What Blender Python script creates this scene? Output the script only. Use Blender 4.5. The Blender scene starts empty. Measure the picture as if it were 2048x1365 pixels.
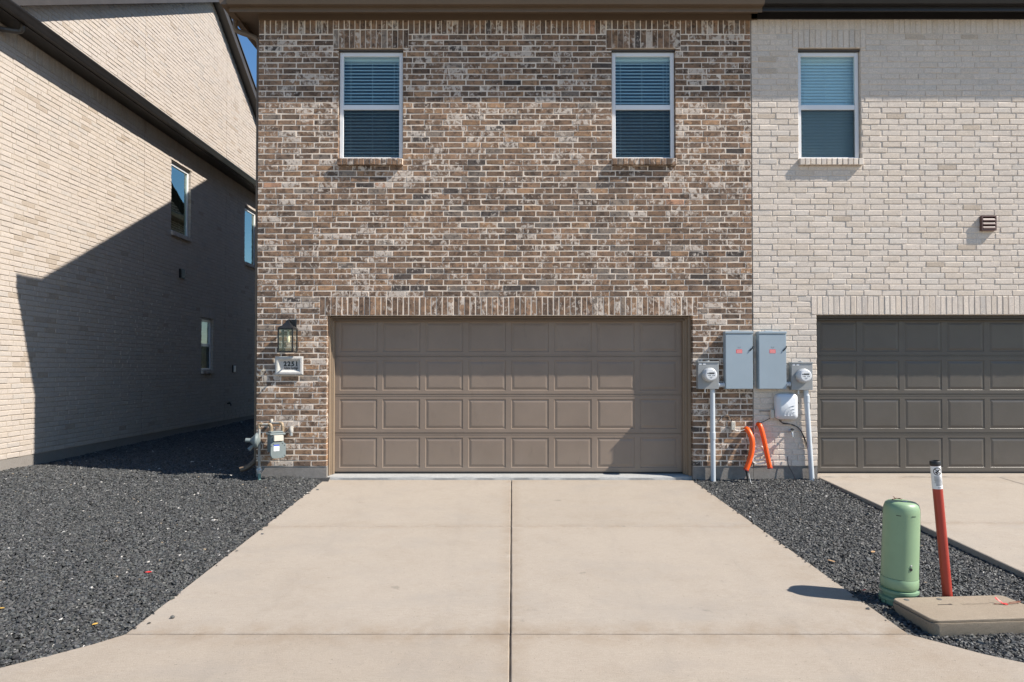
import bpy, math, random
import numpy as np
from mathutils import Vector, Matrix, Euler
random.seed(7); RNG = np.random.default_rng(11)
C = bpy.context.scene.collection
SC = bpy.context.scene
R = math.radians

# ------------------------------------------------------------------ camera, light, exposure
cam_d = bpy.data.cameras.new('camera'); cam = bpy.data.objects.new('camera', cam_d); C.objects.link(cam)
cam.location = (0, -9.32, 1.52); cam.rotation_euler = (R(91.03), 0, 0)
cam_d.lens = 24; cam_d.sensor_width = 36; cam_d.shift_y = 0.0151
cam_d.clip_start = 0.05; cam_d.clip_end = 2000
SC.camera = cam
SUN_DIR = Vector((-3.55, 1.0, -3.84)).normalized()          # the way the light travels
W = bpy.data.worlds.new('World'); SC.world = W; W.use_nodes = True
wn = W.node_tree; sky = wn.nodes.new('ShaderNodeTexSky'); sky.sky_type = 'NISHITA'
sky.sun_disc = False; sky.sun_elevation = math.asin(-SUN_DIR.z)
sky.sun_rotation = math.atan2(-SUN_DIR.x, -SUN_DIR.y); sky.air_density = 1.0; sky.dust_density = 0.1; sky.ozone_density = 2.0
wn.nodes['Background'].inputs['Strength'].default_value = 0.088
hs = wn.nodes.new('ShaderNodeHueSaturation'); hs.inputs['Saturation'].default_value = 1.2
wn.links.new(sky.outputs[0], hs.inputs['Color']); wn.links.new(hs.outputs[0], wn.nodes['Background'].inputs[0])
sl = bpy.data.lights.new('sun', 'SUN'); sl.energy = 5.0; sl.angle = R(0.53); sl.color = (1.0, 0.93, 0.835)
so = bpy.data.objects.new('sun', sl); C.objects.link(so); so.rotation_euler = SUN_DIR.to_track_quat('-Z', 'Y').to_euler()
so.location = (20, -8, 25)
SC.view_settings.view_transform = 'Standard'; SC.view_settings.look = 'None'
SC.view_settings.exposure = 0.80; SC.view_settings.gamma = 1.0; SC.view_settings.use_curve_mapping = False
SC.render.engine = 'CYCLES'

# ------------------------------------------------------------------ materials
def mat(name):
    m = bpy.data.materials.new(name); m.use_nodes = True
    return m, m.node_tree, m.node_tree.nodes['Principled BSDF']
def nd(nt, typ, **kw):
    n = nt.nodes.new(typ)
    for k, v in kw.items():
        if k in n.inputs: n.inputs[k].default_value = v
        else: setattr(n, k, v)
    return n
def noise(nt, vec, scale, detail=4, rough=0.6):
    n = nd(nt, 'ShaderNodeTexNoise', Scale=scale, Detail=detail, Roughness=rough)
    if vec is not None: nt.links.new(vec, n.inputs['Vector'])
    return n.outputs['Fac']
def ramp(nt, fac, stops):
    r = nt.nodes.new('ShaderNodeValToRGB'); nt.links.new(fac, r.inputs[0])
    e = r.color_ramp.elements
    while len(e) < len(stops): e.new(0.5)
    for el, (p, c) in zip(e, stops):
        el.position = p; el.color = c if len(c) == 4 else (*c, 1)
    return r.outputs[0]
def mix(nt, fac, a, b, mode='MIX'):
    m = nt.nodes.new('ShaderNodeMix'); m.data_type = 'RGBA'; m.blend_type = mode
    for sock, v in ((m.inputs[0], fac), (m.inputs[6], a), (m.inputs[7], b)):
        if isinstance(v, bpy.types.NodeSocket): nt.links.new(v, sock)
        elif isinstance(v, (int, float)): sock.default_value = v
        else: sock.default_value = (*v, 1) if len(v) == 3 else v
    return m.outputs[2]
def math_(nt, op, a, b=0.0, clamp=False):
    m = nt.nodes.new('ShaderNodeMath'); m.operation = op; m.use_clamp = clamp
    for sock, v in ((m.inputs[0], a), (m.inputs[1], b)):
        if isinstance(v, bpy.types.NodeSocket): nt.links.new(v, sock)
        else: sock.default_value = v
    return m.outputs[0]
def pos(nt, scale=(1, 1, 1), rot=(0, 0, 0)):
    g = nt.nodes.new('ShaderNodeNewGeometry'); mp = nt.nodes.new('ShaderNodeMapping')
    mp.inputs['Scale'].default_value = scale; mp.inputs['Rotation'].default_value = rot
    nt.links.new(g.outputs['Position'], mp.inputs['Vector']); return mp.outputs[0]
def bump(nt, b, h, strength, dist):
    n = nt.nodes.new('ShaderNodeBump'); n.inputs['Strength'].default_value = strength; n.inputs['Distance'].default_value = dist
    nt.links.new(h, n.inputs['Height']); nt.links.new(n.outputs[0], b.inputs['Normal'])
BC, RO, ME = 'Base Color', 'Roughness', 'Metallic'

def simple(name, col, rough=0.6, metal=0.0, vary=0.12, scale=6.0, bumpy=0.0):
    m, nt, b = mat(name)
    p = pos(nt); f = noise(nt, p, scale, 5)
    lo = tuple(c * (1 - vary) for c in col); hi = tuple(min(1, c * (1 + vary)) for c in col)
    nt.links.new(ramp(nt, f, [(0.3, lo), (0.7, hi)]), b.inputs[BC])
    b.inputs[RO].default_value = rough; b.inputs[ME].default_value = metal
    if bumpy: bump(nt, b, noise(nt, p, 140, 3), bumpy, 0.003)
    return m

def shifted(nt, v, a, k):
    m = nt.nodes.new('ShaderNodeVectorMath'); m.operation = 'ADD'; nt.links.new(v, m.inputs[0])
    nt.links.new(math_(nt, 'MULTIPLY', a.outputs['Alpha'], k), m.inputs[1]); return m.outputs[0]
def brick_mat(name, smear_col, streak, blotch, tan, opac=0.8, ns=17, sharp=6.0, warp=0.0, blot=0.6):
    # base colour and amount of whitewash come from the brick's own attribute; clay mottling and smears are noise that starts anew on every brick
    m, nt, b = mat(name)
    a = nt.nodes.new('ShaderNodeAttribute'); a.attribute_name = 'tone'
    p = pos(nt); q = shifted(nt, p, a, 61.0); ps = shifted(nt, pos(nt, streak), a, 47.0)
    base = mix(nt, 1.0, a.outputs['Color'], ramp(nt, noise(nt, p, 60, 5, 0.7), [(0.3, (0.75, 0.75, 0.75)), (0.7, (1.25, 1.22, 1.18))]), 'MULTIPLY')
    f1 = math_(nt, 'MULTIPLY', math_(nt, 'SUBTRACT', noise(nt, q, 15, 5, 0.65), 0.515), 15.0, True)
    base = mix(nt, math_(nt, 'MULTIPLY', f1, blot), base, mix(nt, 1.0, a.outputs['Color'], blotch, 'MULTIPLY'))
    f2 = math_(nt, 'MULTIPLY', math_(nt, 'SUBTRACT', noise(nt, shifted(nt, p, a, 23.0), 12, 4, 0.6), 0.52), 15.0, True)
    base = mix(nt, math_(nt, 'MULTIPLY', f2, blot), base, mix(nt, 1.0, a.outputs['Color'], tan, 'MULTIPLY'))
    n1 = nd(nt, 'ShaderNodeTexNoise', Scale=ns, Detail=6.0, Roughness=0.66, Distortion=warp); nt.links.new(ps, n1.inputs['Vector'])
    th = math_(nt, 'SUBTRACT', n1.outputs['Fac'], math_(nt, 'SUBTRACT', 0.735, math_(nt, 'MULTIPLY', a.outputs['Alpha'], 0.40)))
    fac = math_(nt, 'MULTIPLY', th, sharp, True)
    col = mix(nt, math_(nt, 'MULTIPLY', fac, opac), base, smear_col)
    nt.links.new(col, b.inputs[BC]); b.inputs[RO].default_value = 0.9
    bump(nt, b, noise(nt, p, 120, 4, 0.7), 0.55, 0.004)
    return m
def mortar_mat(name, col):
    m, nt, b = mat(name); p = pos(nt)
    c = ramp(nt, noise(nt, p, 9, 5), [(0.3, tuple(x * 0.86 for x in col)), (0.7, tuple(x * 1.08 for x in col))])
    nt.links.new(c, b.inputs[BC]); b.inputs[RO].default_value = 0.95
    bump(nt, b, noise(nt, p, 160, 3), 0.5, 0.004)
    return m
def brick_tex(name, c1, c2, mo):
    # walls that face away from the picture
    m, nt, b = mat(name)
    t = nd(nt, 'ShaderNodeTexCoord'); mp = nd(nt, 'ShaderNodeMapping')
    sp = nt.nodes.new('ShaderNodeSeparateXYZ'); cb = nt.nodes.new('ShaderNodeCombineXYZ')
    g = nt.nodes.new('ShaderNodeNewGeometry'); nt.links.new(g.outputs['Position'], sp.inputs[0])
    nt.links.new(math_(nt, 'ADD', sp.outputs[0], sp.outputs[1]), cb.inputs[0]); nt.links.new(sp.outputs[2], cb.inputs[1])
    br = nd(nt, 'ShaderNodeTexBrick', Scale=1.0); br.inputs['Brick Width'].default_value = 0.25
    br.inputs['Row Height'].default_value = 0.0786; br.inputs['Mortar Size'].default_value = 0.006
    br.inputs['Color1'].default_value = (*c1, 1); br.inputs['Color2'].default_value = (*c2, 1); br.inputs['Mortar'].default_value = (*mo, 1)
    nt.links.new(cb.outputs[0], br.inputs['Vector']); nt.links.new(br.outputs[0], b.inputs[BC]); b.inputs[RO].default_value = 0.9
    return m
def concrete(name, ca, cb_, rot=0.0, stain=0.5, worn=False):
    m, nt, b = mat(name); p = pos(nt)
    pst = pos(nt, (1, 14, 1), (0, 0, rot))
    base = ramp(nt, noise(nt, p, 0.9, 6, 0.62), [(0.32, tuple(x * .93 for x in ca)), (0.68, cb_)])
    base = mix(nt, stain, base, ramp(nt, noise(nt, p, 2.6, 7, 0.7), [(0.28, tuple(x * q for x, q in zip(ca, (.80, .74, .68)))), (0.5, cb_), (0.75, tuple(min(.75, x * 1.1) for x in cb_))]))
    base = mix(nt, 0.42, base, ramp(nt, noise(nt, p, 170, 3), [(0.3, tuple(x * 0.55 for x in ca)), (0.62, tuple(min(.8, x * 1.25) for x in cb_))]))
    base = mix(nt, 0.32, base, ramp(nt, noise(nt, pst, 16, 5), [(0.3, tuple(x * 0.72 for x in ca)), (0.7, tuple(min(.8, x * 1.12) for x in cb_))]))
    pits = math_(nt, 'GREATER_THAN', noise(nt, p, 55, 2, 0.4), 0.735)
    base = mix(nt, math_(nt, 'MULTIPLY', pits, 0.55), base, tuple(x * 0.35 for x in ca))
    scuff = math_(nt, 'MULTIPLY', math_(nt, 'SUBTRACT', noise(nt, pos(nt, (1.3, 4, 1), (0, 0, rot + .2)), 2.2, 8, 0.75), 0.66), 5.0, True)
    base = mix(nt, math_(nt, 'MULTIPLY', scuff, 0.5), base, (0.25, 0.235, 0.215))
    if worn:
        oi = nt.nodes.new('ShaderNodeObjectInfo')
        base = mix(nt, 1.0, base, ramp(nt, oi.outputs['Random'], [(0.0, (.95, .945, .94)), (1.0, (1.04, 1.04, 1.045))]), 'MULTIPLY')                                                # grey trowel patches, ochre dirt gathered along the slab joints, faint tyre tracks
        gp = math_(nt, 'MULTIPLY', math_(nt, 'SUBTRACT', noise(nt, pos(nt, (.8, 1.4, 1), (0, 0, .3)), 1.5, 9, 0.72), 0.50), 4.0, True)
        base = mix(nt, math_(nt, 'MULTIPLY', gp, 0.7), base, tuple(x * q for x, q in zip(ca, (.97, 1.03, 1.13))))
        sp = nt.nodes.new('ShaderNodeSeparateXYZ'); nt.links.new(p, sp.inputs[0]); dn = noise(nt, p, 5, 7, 0.7)
        for (axis, c0, wd, k) in ((1, -4.745, .24, .75), (1, -2.211, .12, .5), (0, -.01, .14, .55), (1, .03, .30, .4), (0, 2.55, .45, .4)):
            d = math_(nt, 'ABSOLUTE', math_(nt, 'ADD', sp.outputs[axis], -c0))
            f = math_(nt, 'MULTIPLY', math_(nt, 'SUBTRACT', 1.0, math_(nt, 'DIVIDE', d, wd), True), math_(nt, 'MULTIPLY', math_(nt, 'SUBTRACT', dn, 0.36), 3.2, True))
            base = mix(nt, math_(nt, 'MULTIPLY', f, k), base, tuple(x * q for x, q in zip(ca, (.82, .72, .60))))
        for c0 in (-1.75, -.55, .95, 1.95):
            d = math_(nt, 'ABSOLUTE', math_(nt, 'ADD', sp.outputs[0], -c0))
            f = math_(nt, 'MULTIPLY', math_(nt, 'SUBTRACT', 1.0, math_(nt, 'DIVIDE', d, .16), True), math_(nt, 'MULTIPLY', math_(nt, 'SUBTRACT', noise(nt, pos(nt, (3, .5, 1)), 2.5, 6, .7), 0.46), 3.0, True))
            base = mix(nt, math_(nt, 'MULTIPLY', f, .24), base, (0.16, 0.15, 0.14))
        bl = math_(nt, 'MULTIPLY', math_(nt, 'SUBTRACT', noise(nt, p, 7.5, 3, 0.5), 0.70), 14.0, True)
        base = mix(nt, math_(nt, 'MULTIPLY', bl, 0.4), base, (0.13, 0.12, 0.105))
    nt.links.new(base, b.inputs[BC]); b.inputs[RO].default_value = 0.88
    h = math_(nt, 'ADD', math_(nt, 'MULTIPLY', noise(nt, pst, 40, 3), 0.6), noise(nt, p, 260, 2))
    bump(nt, b, h, 0.7, 0.005)
    return m
def attr_mat(name, rough):
    m, nt, b = mat(name); a = nt.nodes.new('ShaderNodeAttribute'); a.attribute_name = 'tone'
    p = pos(nt)
    nt.links.new(mix(nt, 1.0, a.outputs['Color'], ramp(nt, noise(nt, p, 90, 3), [(0.3, (0.75, 0.75, 0.75)), (0.7, (1.25, 1.25, 1.25))]), 'MULTIPLY'), b.inputs[BC])
    b.inputs[RO].default_value = rough
    return m
def glass(name, tint, refl, gcol=(0.9, 1.0, 0.98)):
    m, nt, b = mat(name); nt.nodes.remove(b)
    out = nt.nodes['Material Output']
    fr = nd(nt, 'ShaderNodeFresnel', IOR=1.5)
    tr = nt.nodes.new('ShaderNodeBsdfTransparent'); tr.inputs[0].default_value = (*tint, 1)
    gl = nt.nodes.new('ShaderNodeBsdfGlossy'); gl.inputs['Roughness'].default_value = 0.0; gl.inputs[0].default_value = (*gcol, 1)
    n = nt.nodes.new('ShaderNodeBump'); n.inputs['Strength'].default_value = 0.05; n.inputs['Distance'].default_value = 0.02
    nt.links.new(noise(nt, pos(nt), 2.2, 1), n.inputs['Height']); nt.links.new(n.outputs[0], gl.inputs['Normal'])
    mx = nt.nodes.new('ShaderNodeMixShader')
    gb = nt.nodes.new('ShaderNodeNewGeometry')
    nt.links.new(math_(nt, 'MULTIPLY', math_(nt, 'ADD', math_(nt, 'MULTIPLY', fr.outputs[0], 1.5), refl, True), math_(nt, 'SUBTRACT', 1.0, gb.outputs['Backfacing'])), mx.inputs[0])
    nt.links.new(tr.outputs[0], mx.inputs[1]); nt.links.new(gl.outputs[0], mx.inputs[2]); nt.links.new(mx.outputs[0], out.inputs[0])
    return m
def screen_mat(name):
    m, nt, b = mat(name); nt.nodes.remove(b); out = nt.nodes['Material Output']
    tr = nt.nodes.new('ShaderNodeBsdfTransparent'); df = nt.nodes.new('ShaderNodeBsdfDiffuse'); df.inputs[0].default_value = (0.035, 0.04, 0.045, 1)
    mx = nt.nodes.new('ShaderNodeMixShader'); lw = nt.nodes.new('ShaderNodeLayerWeight'); lw.inputs[0].default_value = 0.35; nt.links.new(math_(nt, 'ADD', .14, math_(nt, 'MULTIPLY', lw.outputs['Facing'], .8), True), mx.inputs[0])
    nt.links.new(tr.outputs[0], mx.inputs[1]); nt.links.new(df.outputs[0], mx.inputs[2]); nt.links.new(mx.outputs[0], out.inputs[0])
    return m

M = {}
M['brown_brick'] = brick_mat('brown brick', (0.60, 0.52, 0.445), (1.25, 1.25, 0.9), (0.42, 0.40, 0.40), (1.42, 1.32, 1.20), 0.85, 15, 9.0, 0.6, 0.8)
M['pale_brick'] = brick_mat('pale brick', (0.67, 0.61, 0.53), (0.8, 0.8, 1.2), (0.94, 0.93, 0.915), (1.04, 1.03, 1.02), 0.35)
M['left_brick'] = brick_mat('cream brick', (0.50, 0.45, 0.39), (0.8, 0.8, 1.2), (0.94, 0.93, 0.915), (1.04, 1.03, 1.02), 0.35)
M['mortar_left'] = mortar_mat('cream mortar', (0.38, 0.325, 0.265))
M['mortar_light'] = mortar_mat('light mortar', (0.76, 0.65, 0.54))
M['mortar_pale'] = mortar_mat('pale mortar', (0.62, 0.545, 0.465))
M['tex_brown'] = brick_tex('brown brick far', (0.13, 0.09, 0.065), (0.06, 0.045, 0.038), (0.45, 0.38, 0.32))
M['tex_pale'] = brick_tex('pale brick far', (0.50, 0.44, 0.38), (0.44, 0.385, 0.33), (0.42, 0.36, 0.30))
M['foundation'] = concrete('grey foundation', (0.17, 0.155, 0.14), (0.25, 0.23, 0.21), 0, 0.6)
M['drive'] = concrete('tan concrete', (0.288, 0.244, 0.196), (0.362, 0.316, 0.264), 0, 0.5, True)
M['apron'] = concrete('alley concrete', (0.285, 0.238, 0.188), (0.358, 0.308, 0.252), 0.6, 0.5, True)
M['sill_conc'] = concrete('pale concrete', (0.28, 0.285, 0.275), (0.37, 0.37, 0.36))
M['cast'] = concrete('cast stone', (0.50, 0.48, 0.455), (0.60, 0.58, 0.55), 0, 0.3)
M['poly'] = concrete('polymer concrete', (0.25, 0.20, 0.145), (0.305, 0.25, 0.188))
M['soil'] = simple('dark soil', (0.022, 0.022, 0.023), 0.95, 0, 0.4, 20, 0.8)
M['ground'] = simple('ground', (0.16, 0.14, 0.11), 0.95, 0, 0.3, 2)
M['chip'] = attr_mat('slate chip', 0.6)
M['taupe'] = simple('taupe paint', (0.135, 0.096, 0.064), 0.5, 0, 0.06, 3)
M['taupe_lit'] = simple('sunlit taupe paint', (0.24, 0.18, 0.125), 0.55, 0, 0.06, 3)  # lit copy of the taupe trim paint, sunlight on the jambs put into the colour
def door_paint(name, col, rough):
    m, nt, b = mat(name); p = pos(nt); g = pos(nt, (4, 4, 60))
    c = ramp(nt, noise(nt, p, 1.3, 6, 0.65), [(0.3, tuple(x * .90 for x in col)), (0.7, tuple(x * 1.08 for x in col))])
    st = math_(nt, 'MULTIPLY', math_(nt, 'SUBTRACT', noise(nt, pos(nt, (3.2, 3, 1.1), (0, .5, 0)), 2.3, 8, 0.7), 0.60), 7.0, True)
    c = mix(nt, math_(nt, 'MULTIPLY', st, 0.35), c, tuple(x * .55 for x in col))
    sp = nt.nodes.new('ShaderNodeSeparateXYZ'); nt.links.new(p, sp.inputs[0])
    du = math_(nt, 'MULTIPLY', math_(nt, 'SUBTRACT', 1.0, math_(nt, 'DIVIDE', sp.outputs[2], 0.55), True), noise(nt, p, 6, 6, .7))
    c = mix(nt, math_(nt, 'MULTIPLY', du, 0.30), c, (0.30, 0.25, 0.20))
    nt.links.new(c, b.inputs[BC])
    nt.links.new(ramp(nt, noise(nt, p, 3, 5), [(0.3, (rough - .1,) * 3), (0.7, (rough + .1,) * 3)]), b.inputs[RO])
    bump(nt, b, noise(nt, g, 5, 5, 0.7), 0.35, 0.002); return m
M['door_brown'] = door_paint('brown door paint', (0.226, 0.174, 0.136), 0.45)
M['door_dark'] = door_paint('charcoal door paint', (0.092, 0.080, 0.068), 0.4)
M['black_trim'] = simple('black trim', (0.018, 0.0165, 0.016), 0.38, 0, 0.15, 4)
M['bronze'] = simple('dark bronze trim', (0.055, 0.048, 0.042), 0.45, 0, 0.12, 4)
M['shingle'] = simple('roof shingle', (0.045, 0.042, 0.04), 0.9, 0, 0.4, 25, 0.8)
M['white_vinyl'] = simple('white vinyl', (0.74, 0.75, 0.76), 0.35, 0, 0.03, 3)
M['slat'] = simple('white blind slat', (0.76, 0.78, 0.78), 0.45, 0, 0.03, 3)
M['glass'] = glass('window glass', (0.85, 0.94, 0.955), 0.03)
M['glass_side'] = glass('window glass side', (0.60, 0.74, 0.72), 0.28, (0.82, 1.0, 0.95))
M['glass_clear'] = glass('clear glass', (0.95, 0.97, 0.95), 0.0)
M['screen'] = screen_mat('insect screen')
M['room'] = simple('room wall', (0.10, 0.10, 0.10), 0.9)
M['black_metal'] = simple('black metal', (0.018, 0.019, 0.021), 0.35, 0.2, 0.2, 8)
M['bulb'] = simple('pale bulb', (0.75, 0.66, 0.48), 0.2, 0, 0.03)
M['panel_grey'] = simple('grey enamel', (0.31, 0.375, 0.425), 0.42, 0, 0.035, 3)
M['meter_grey'] = simple('grey meter box', (0.28, 0.29, 0.295), 0.45, 0, 0.05, 6)
M['steel'] = simple('galvanised steel', (0.46, 0.47, 0.47), 0.35, 0.6, 0.12, 25)
M['pvc'] = simple('grey pvc', (0.50, 0.54, 0.58), 0.35, 0, 0.05, 4)
M['white_plastic'] = simple('white plastic', (0.72, 0.73, 0.74), 0.4, 0, 0.03)
M['telecom'] = simple('silver grey plastic', (0.60, 0.62, 0.65), 0.25, 0, 0.04, 5)
M['beige'] = simple('beige plastic', (0.56, 0.52, 0.44), 0.5)
M['orange'] = simple('orange conduit', (0.88, 0.105, 0.006), 0.4, 0, 0.06, 10)
M['black_cable'] = simple('black cable', (0.013, 0.013, 0.014), 0.5)
M['white_cable'] = simple('white cable', (0.78, 0.76, 0.72), 0.5)
M['red_label'] = simple('red label', (0.80, 0.075, 0.07), 0.5)
M['ink'] = simple('black ink', (0.012, 0.012, 0.014), 0.5)
M['blue_ink'] = simple('blue ink', (0.05, 0.09, 0.42), 0.5)
M['paper'] = simple('white label', (0.74, 0.74, 0.74), 0.5)
M['gas_grey'] = simple('grey green paint', (0.165, 0.195, 0.195), 0.5, 0, 0.08, 14)
M['gas_pipe'] = simple('weathered pipe', (0.33, 0.315, 0.285), 0.55, 0.1, 0.2, 22)
M['rust'] = simple('rusty fitting', (0.29, 0.22, 0.145), 0.6, 0.1, 0.25, 35)
M['verdigris'] = simple('green coated pipe', (0.16, 0.28, 0.24), 0.6, 0, 0.3, 30)
M['brass'] = simple('brass', (0.42, 0.38, 0.30), 0.35, 0.7, 0.15, 30)
M['maroon'] = simple('maroon plastic', (0.115, 0.060, 0.050), 0.45, 0, 0.08)
M['green'] = simple('pale green plastic', (0.225, 0.335, 0.20), 0.42, 0, 0.05, 5, 0.1)
M['green_dark'] = simple('green base plastic', (0.18, 0.29, 0.185), 0.5, 0, 0.06, 5)
M['red_post'] = simple('red orange post', (0.36, 0.040, 0.026), 0.33, 0, 0.06, 9)
M['red_cloth'] = simple('red ribbon', (0.62, 0.03, 0.03), 0.5)
M['leaf_y'] = simple('yellow leaf', (0.50, 0.30, 0.06), 0.7, 0, 0.3, 60)
M['leaf_b'] = simple('tan leaf', (0.36, 0.22, 0.11), 0.8, 0, 0.3, 60)
M['twig'] = simple('red brown twig', (0.20, 0.07, 0.04), 0.8)
M['sealant'] = simple('sealant', (0.10, 0.082, 0.066), 0.8)
M['stone'] = simple('grey stone', (0.09, 0.09, 0.085), 0.8)

# ------------------------------------------------------------------ mesh helpers
WL = {}                                                    # world position of every object made
class MB:
    def __init__(s): s.v = []; s.f = []; s.t = None
    def add(s, vs, fs):
        o = len(s.v); s.v += [tuple(v) for v in vs]; s.f += [tuple(i + o for i in f) for f in fs]; return s
    def box(s, x0, x1, y0, y1, z0, z1, bev=0.0):
        if bev <= 0:
            vs = [(x, y, z) for z in (z0, z1) for y in (y0, y1) for x in (x0, x1)]
            return s.add(vs, [(0, 2, 3, 1), (4, 5, 7, 6), (0, 1, 5, 4), (2, 6, 7, 3), (0, 4, 6, 2), (1, 3, 7, 5)])
        b = bev; ax = [(x0, x1), (y0, y1), (z0, z1)]; vs = []; idx = {}
        for cx in (0, 1):
            for cy in (0, 1):
                for cz in (0, 1):
                    for a in range(3):
                        p = []
                        for k, cc in enumerate((cx, cy, cz)):
                            lo, hi = ax[k]; sg = 1 if cc == 0 else -1
                            p.append((lo if cc == 0 else hi) + (0 if k == a else sg * b))
                        idx[(cx, cy, cz, a)] = len(vs); vs.append(p)
        fs = []
        def q(ids): fs.append(tuple(ids))
        for a in range(3):
            o1, o2 = [k for k in range(3) if k != a]
            for cc in (0, 1):
                ring = []
                for (p, r) in ((0, 0), (1, 0), (1, 1), (0, 1)):
                    k = [0, 0, 0]; k[a] = cc; k[o1] = p; k[o2] = r; ring.append(idx[(*k, a)])
                q(ring)
        for a in range(3):                                 # edge strips along axis a
            o1, o2 = [k for k in range(3) if k != a]
            for p in (0, 1):
                for r in (0, 1):
                    k0 = [0, 0, 0]; k0[o1] = p; k0[o2] = r; k1 = list(k0); k1[a] = 1
                    q([idx[(*k0, o1)], idx[(*k1, o1)], idx[(*k1, o2)], idx[(*k0, o2)]])
        for cx in (0, 1):
            for cy in (0, 1):
                for cz in (0, 1): q([idx[(cx, cy, cz, a)] for a in range(3)])
        return s.add(vs, fs)
    def prism(s, poly, axis, a0, a1):                      # polygon in the two other axes, extruded along axis
        n = len(poly); vs = []
        for a in (a0, a1):
            for (p, q) in poly:
                vs.append({'x': (a, p, q), 'y': (p, a, q), 'z': (p, q, a)}[axis])
        fs = [tuple(range(n)), tuple(range(2 * n - 1, n - 1, -1))] + [(i, (i + 1) % n, n + (i + 1) % n, n + i) for i in range(n)]
        return s.add(vs, fs)
    def tube(s, pts, r, n=10, cap=True):
        pts = [Vector(p) for p in pts]; rs = r if isinstance(r, (list, tuple)) else [r] * len(pts)
        vs = []; up = None
        for i, p in enumerate(pts):
            d = (pts[min(i + 1, len(pts) - 1)] - pts[max(i - 1, 0)]).normalized()
            if up is None:
                up = Vector((0, 0, 1)) if abs(d.z) < 0.9 else Vector((0, 1, 0))
            a = d.cross(up)
            a = a.normalized() if a.length > 1e-4 else Vector((1, 0, 0)); b = d.cross(a).normalized(); up = -b
            for k in range(n):
                t = 2 * math.pi * k / n; vs.append(p + a * (rs[i] * math.cos(t)) + b * (rs[i] * math.sin(t)))
        fs = [(i * n + k, i * n + (k + 1) % n, (i + 1) * n + (k + 1) % n, (i + 1) * n + k) for i in range(len(pts) - 1) for k in range(n)]
        if cap: fs += [tuple(range(n - 1, -1, -1)), tuple(range((len(pts) - 1) * n, len(pts) * n))]
        return s.add(vs, fs)
    def lathe(s, prof, c, axis=(0, 0, 1), n=24):           # prof: (radius, distance along axis)
        ax = Vector(axis).normalized(); t = Vector((0, 0, 1)) if abs(ax.z) < 0.9 else Vector((1, 0, 0))
        a = ax.cross(t).normalized(); b = ax.cross(a); c = Vector(c); vs = []
        for (r, h) in prof:
            for k in range(n):
                w = 2 * math.pi * k / n; vs.append(c + ax * h + a * (r * math.cos(w)) + b * (r * math.sin(w)))
        m = len(prof)
        fs = [(i * n + k, i * n + (k + 1) % n, (i + 1) * n + (k + 1) % n, (i + 1) * n + k) for i in range(m - 1) for k in range(n)]
        fs += [tuple(range(n - 1, -1, -1)), tuple(range((m - 1) * n, m * n))]
        return s.add(vs, fs)
    def rot(s, deg, c, axis='Z'):
        mt = Matrix.Translation(c) @ Matrix.Rotation(R(deg), 4, axis) @ Matrix.Translation(-Vector(c))
        s.v = [tuple(mt @ Vector(v)) for v in s.v]; return s
    def mesh(s, name, m, smooth=30, origin=None, tone=None):
        me = bpy.data.meshes.new(name)
        o = Vector((0, 0, 0)) if origin is None else Vector(origin)
        me.from_pydata([(v[0] - o.x, v[1] - o.y, v[2] - o.z) for v in s.v], [], s.f)
        me.materials.append(m)
        if smooth:
            me.shade_smooth(); me.set_sharp_from_angle(angle=R(smooth))
        import bmesh
        if tone is None:
            bm = bmesh.new(); bm.from_mesh(me); bmesh.ops.recalc_face_normals(bm, faces=bm.faces[:]); bm.to_mesh(me); bm.free()
        else:
            at = me.color_attributes.new('tone', 'FLOAT_COLOR', 'POINT'); at.data.foreach_set('color', np.array(tone, 'f').ravel())
        me.update(); return me
def inst(name, me, parent, loc):
    o = bpy.data.objects.new(name, me); C.objects.link(o); WL[o.name] = Vector(loc)
    if parent is not None: o.parent = parent; o.location = Vector(loc) - WL[parent.name]
    else: o.location = loc
    return o
def obj(name, mb, m, parent=None, smooth=30, tone=None):
    a = np.array(mb.v); c = Vector(((a[:, 0].min() + a[:, 0].max()) / 2, (a[:, 1].min() + a[:, 1].max()) / 2, a[:, 2].min()))
    return inst(name, mb.mesh(name, m, smooth, c, tone), parent, c)
def tag(o, label=None, cat=None, group=None, kind=None):
    if label: o['label'] = label
    if cat: o['category'] = cat
    if group: o['group'] = group
    if kind: o['kind'] = kind
    return o
def thing(name, loc, label, cat, group=None):
    o = bpy.data.objects.new(name, None); C.objects.link(o); o.location = loc; o.empty_display_size = 0.2
    WL[o.name] = Vector(loc); return tag(o, label, cat, group)
def spin(o, rx=0, ry=0, rz=0): o.rotation_euler = (R(rx), R(ry), R(rz))
def text_mesh(body, size, bold, xs=1.0):
    cu = bpy.data.curves.new('text', 'FONT'); cu.body = body; cu.size = size; cu.align_x = 'CENTER'; cu.align_y = 'CENTER'; cu.offset = bold; cu.extrude = 0.0006
    t = bpy.data.objects.new('text', cu); C.objects.link(t)
    bpy.context.view_layer.update()
    me = bpy.data.meshes.new_from_object(t.evaluated_get(bpy.context.evaluated_depsgraph_get()))
    bpy.data.objects.remove(t); bpy.data.curves.remove(cu)
    mb = MB(); mb.add([(v.co.x * xs, -v.co.z, v.co.y) for v in me.vertices], [tuple(p.vertices) for p in me.polygons])
    bpy.data.meshes.remove(me); return mb
def shift(mb, x, y, z): mb.v = [(a + x, b + y, c + z) for a, b, c in mb.v]; return mb
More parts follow.
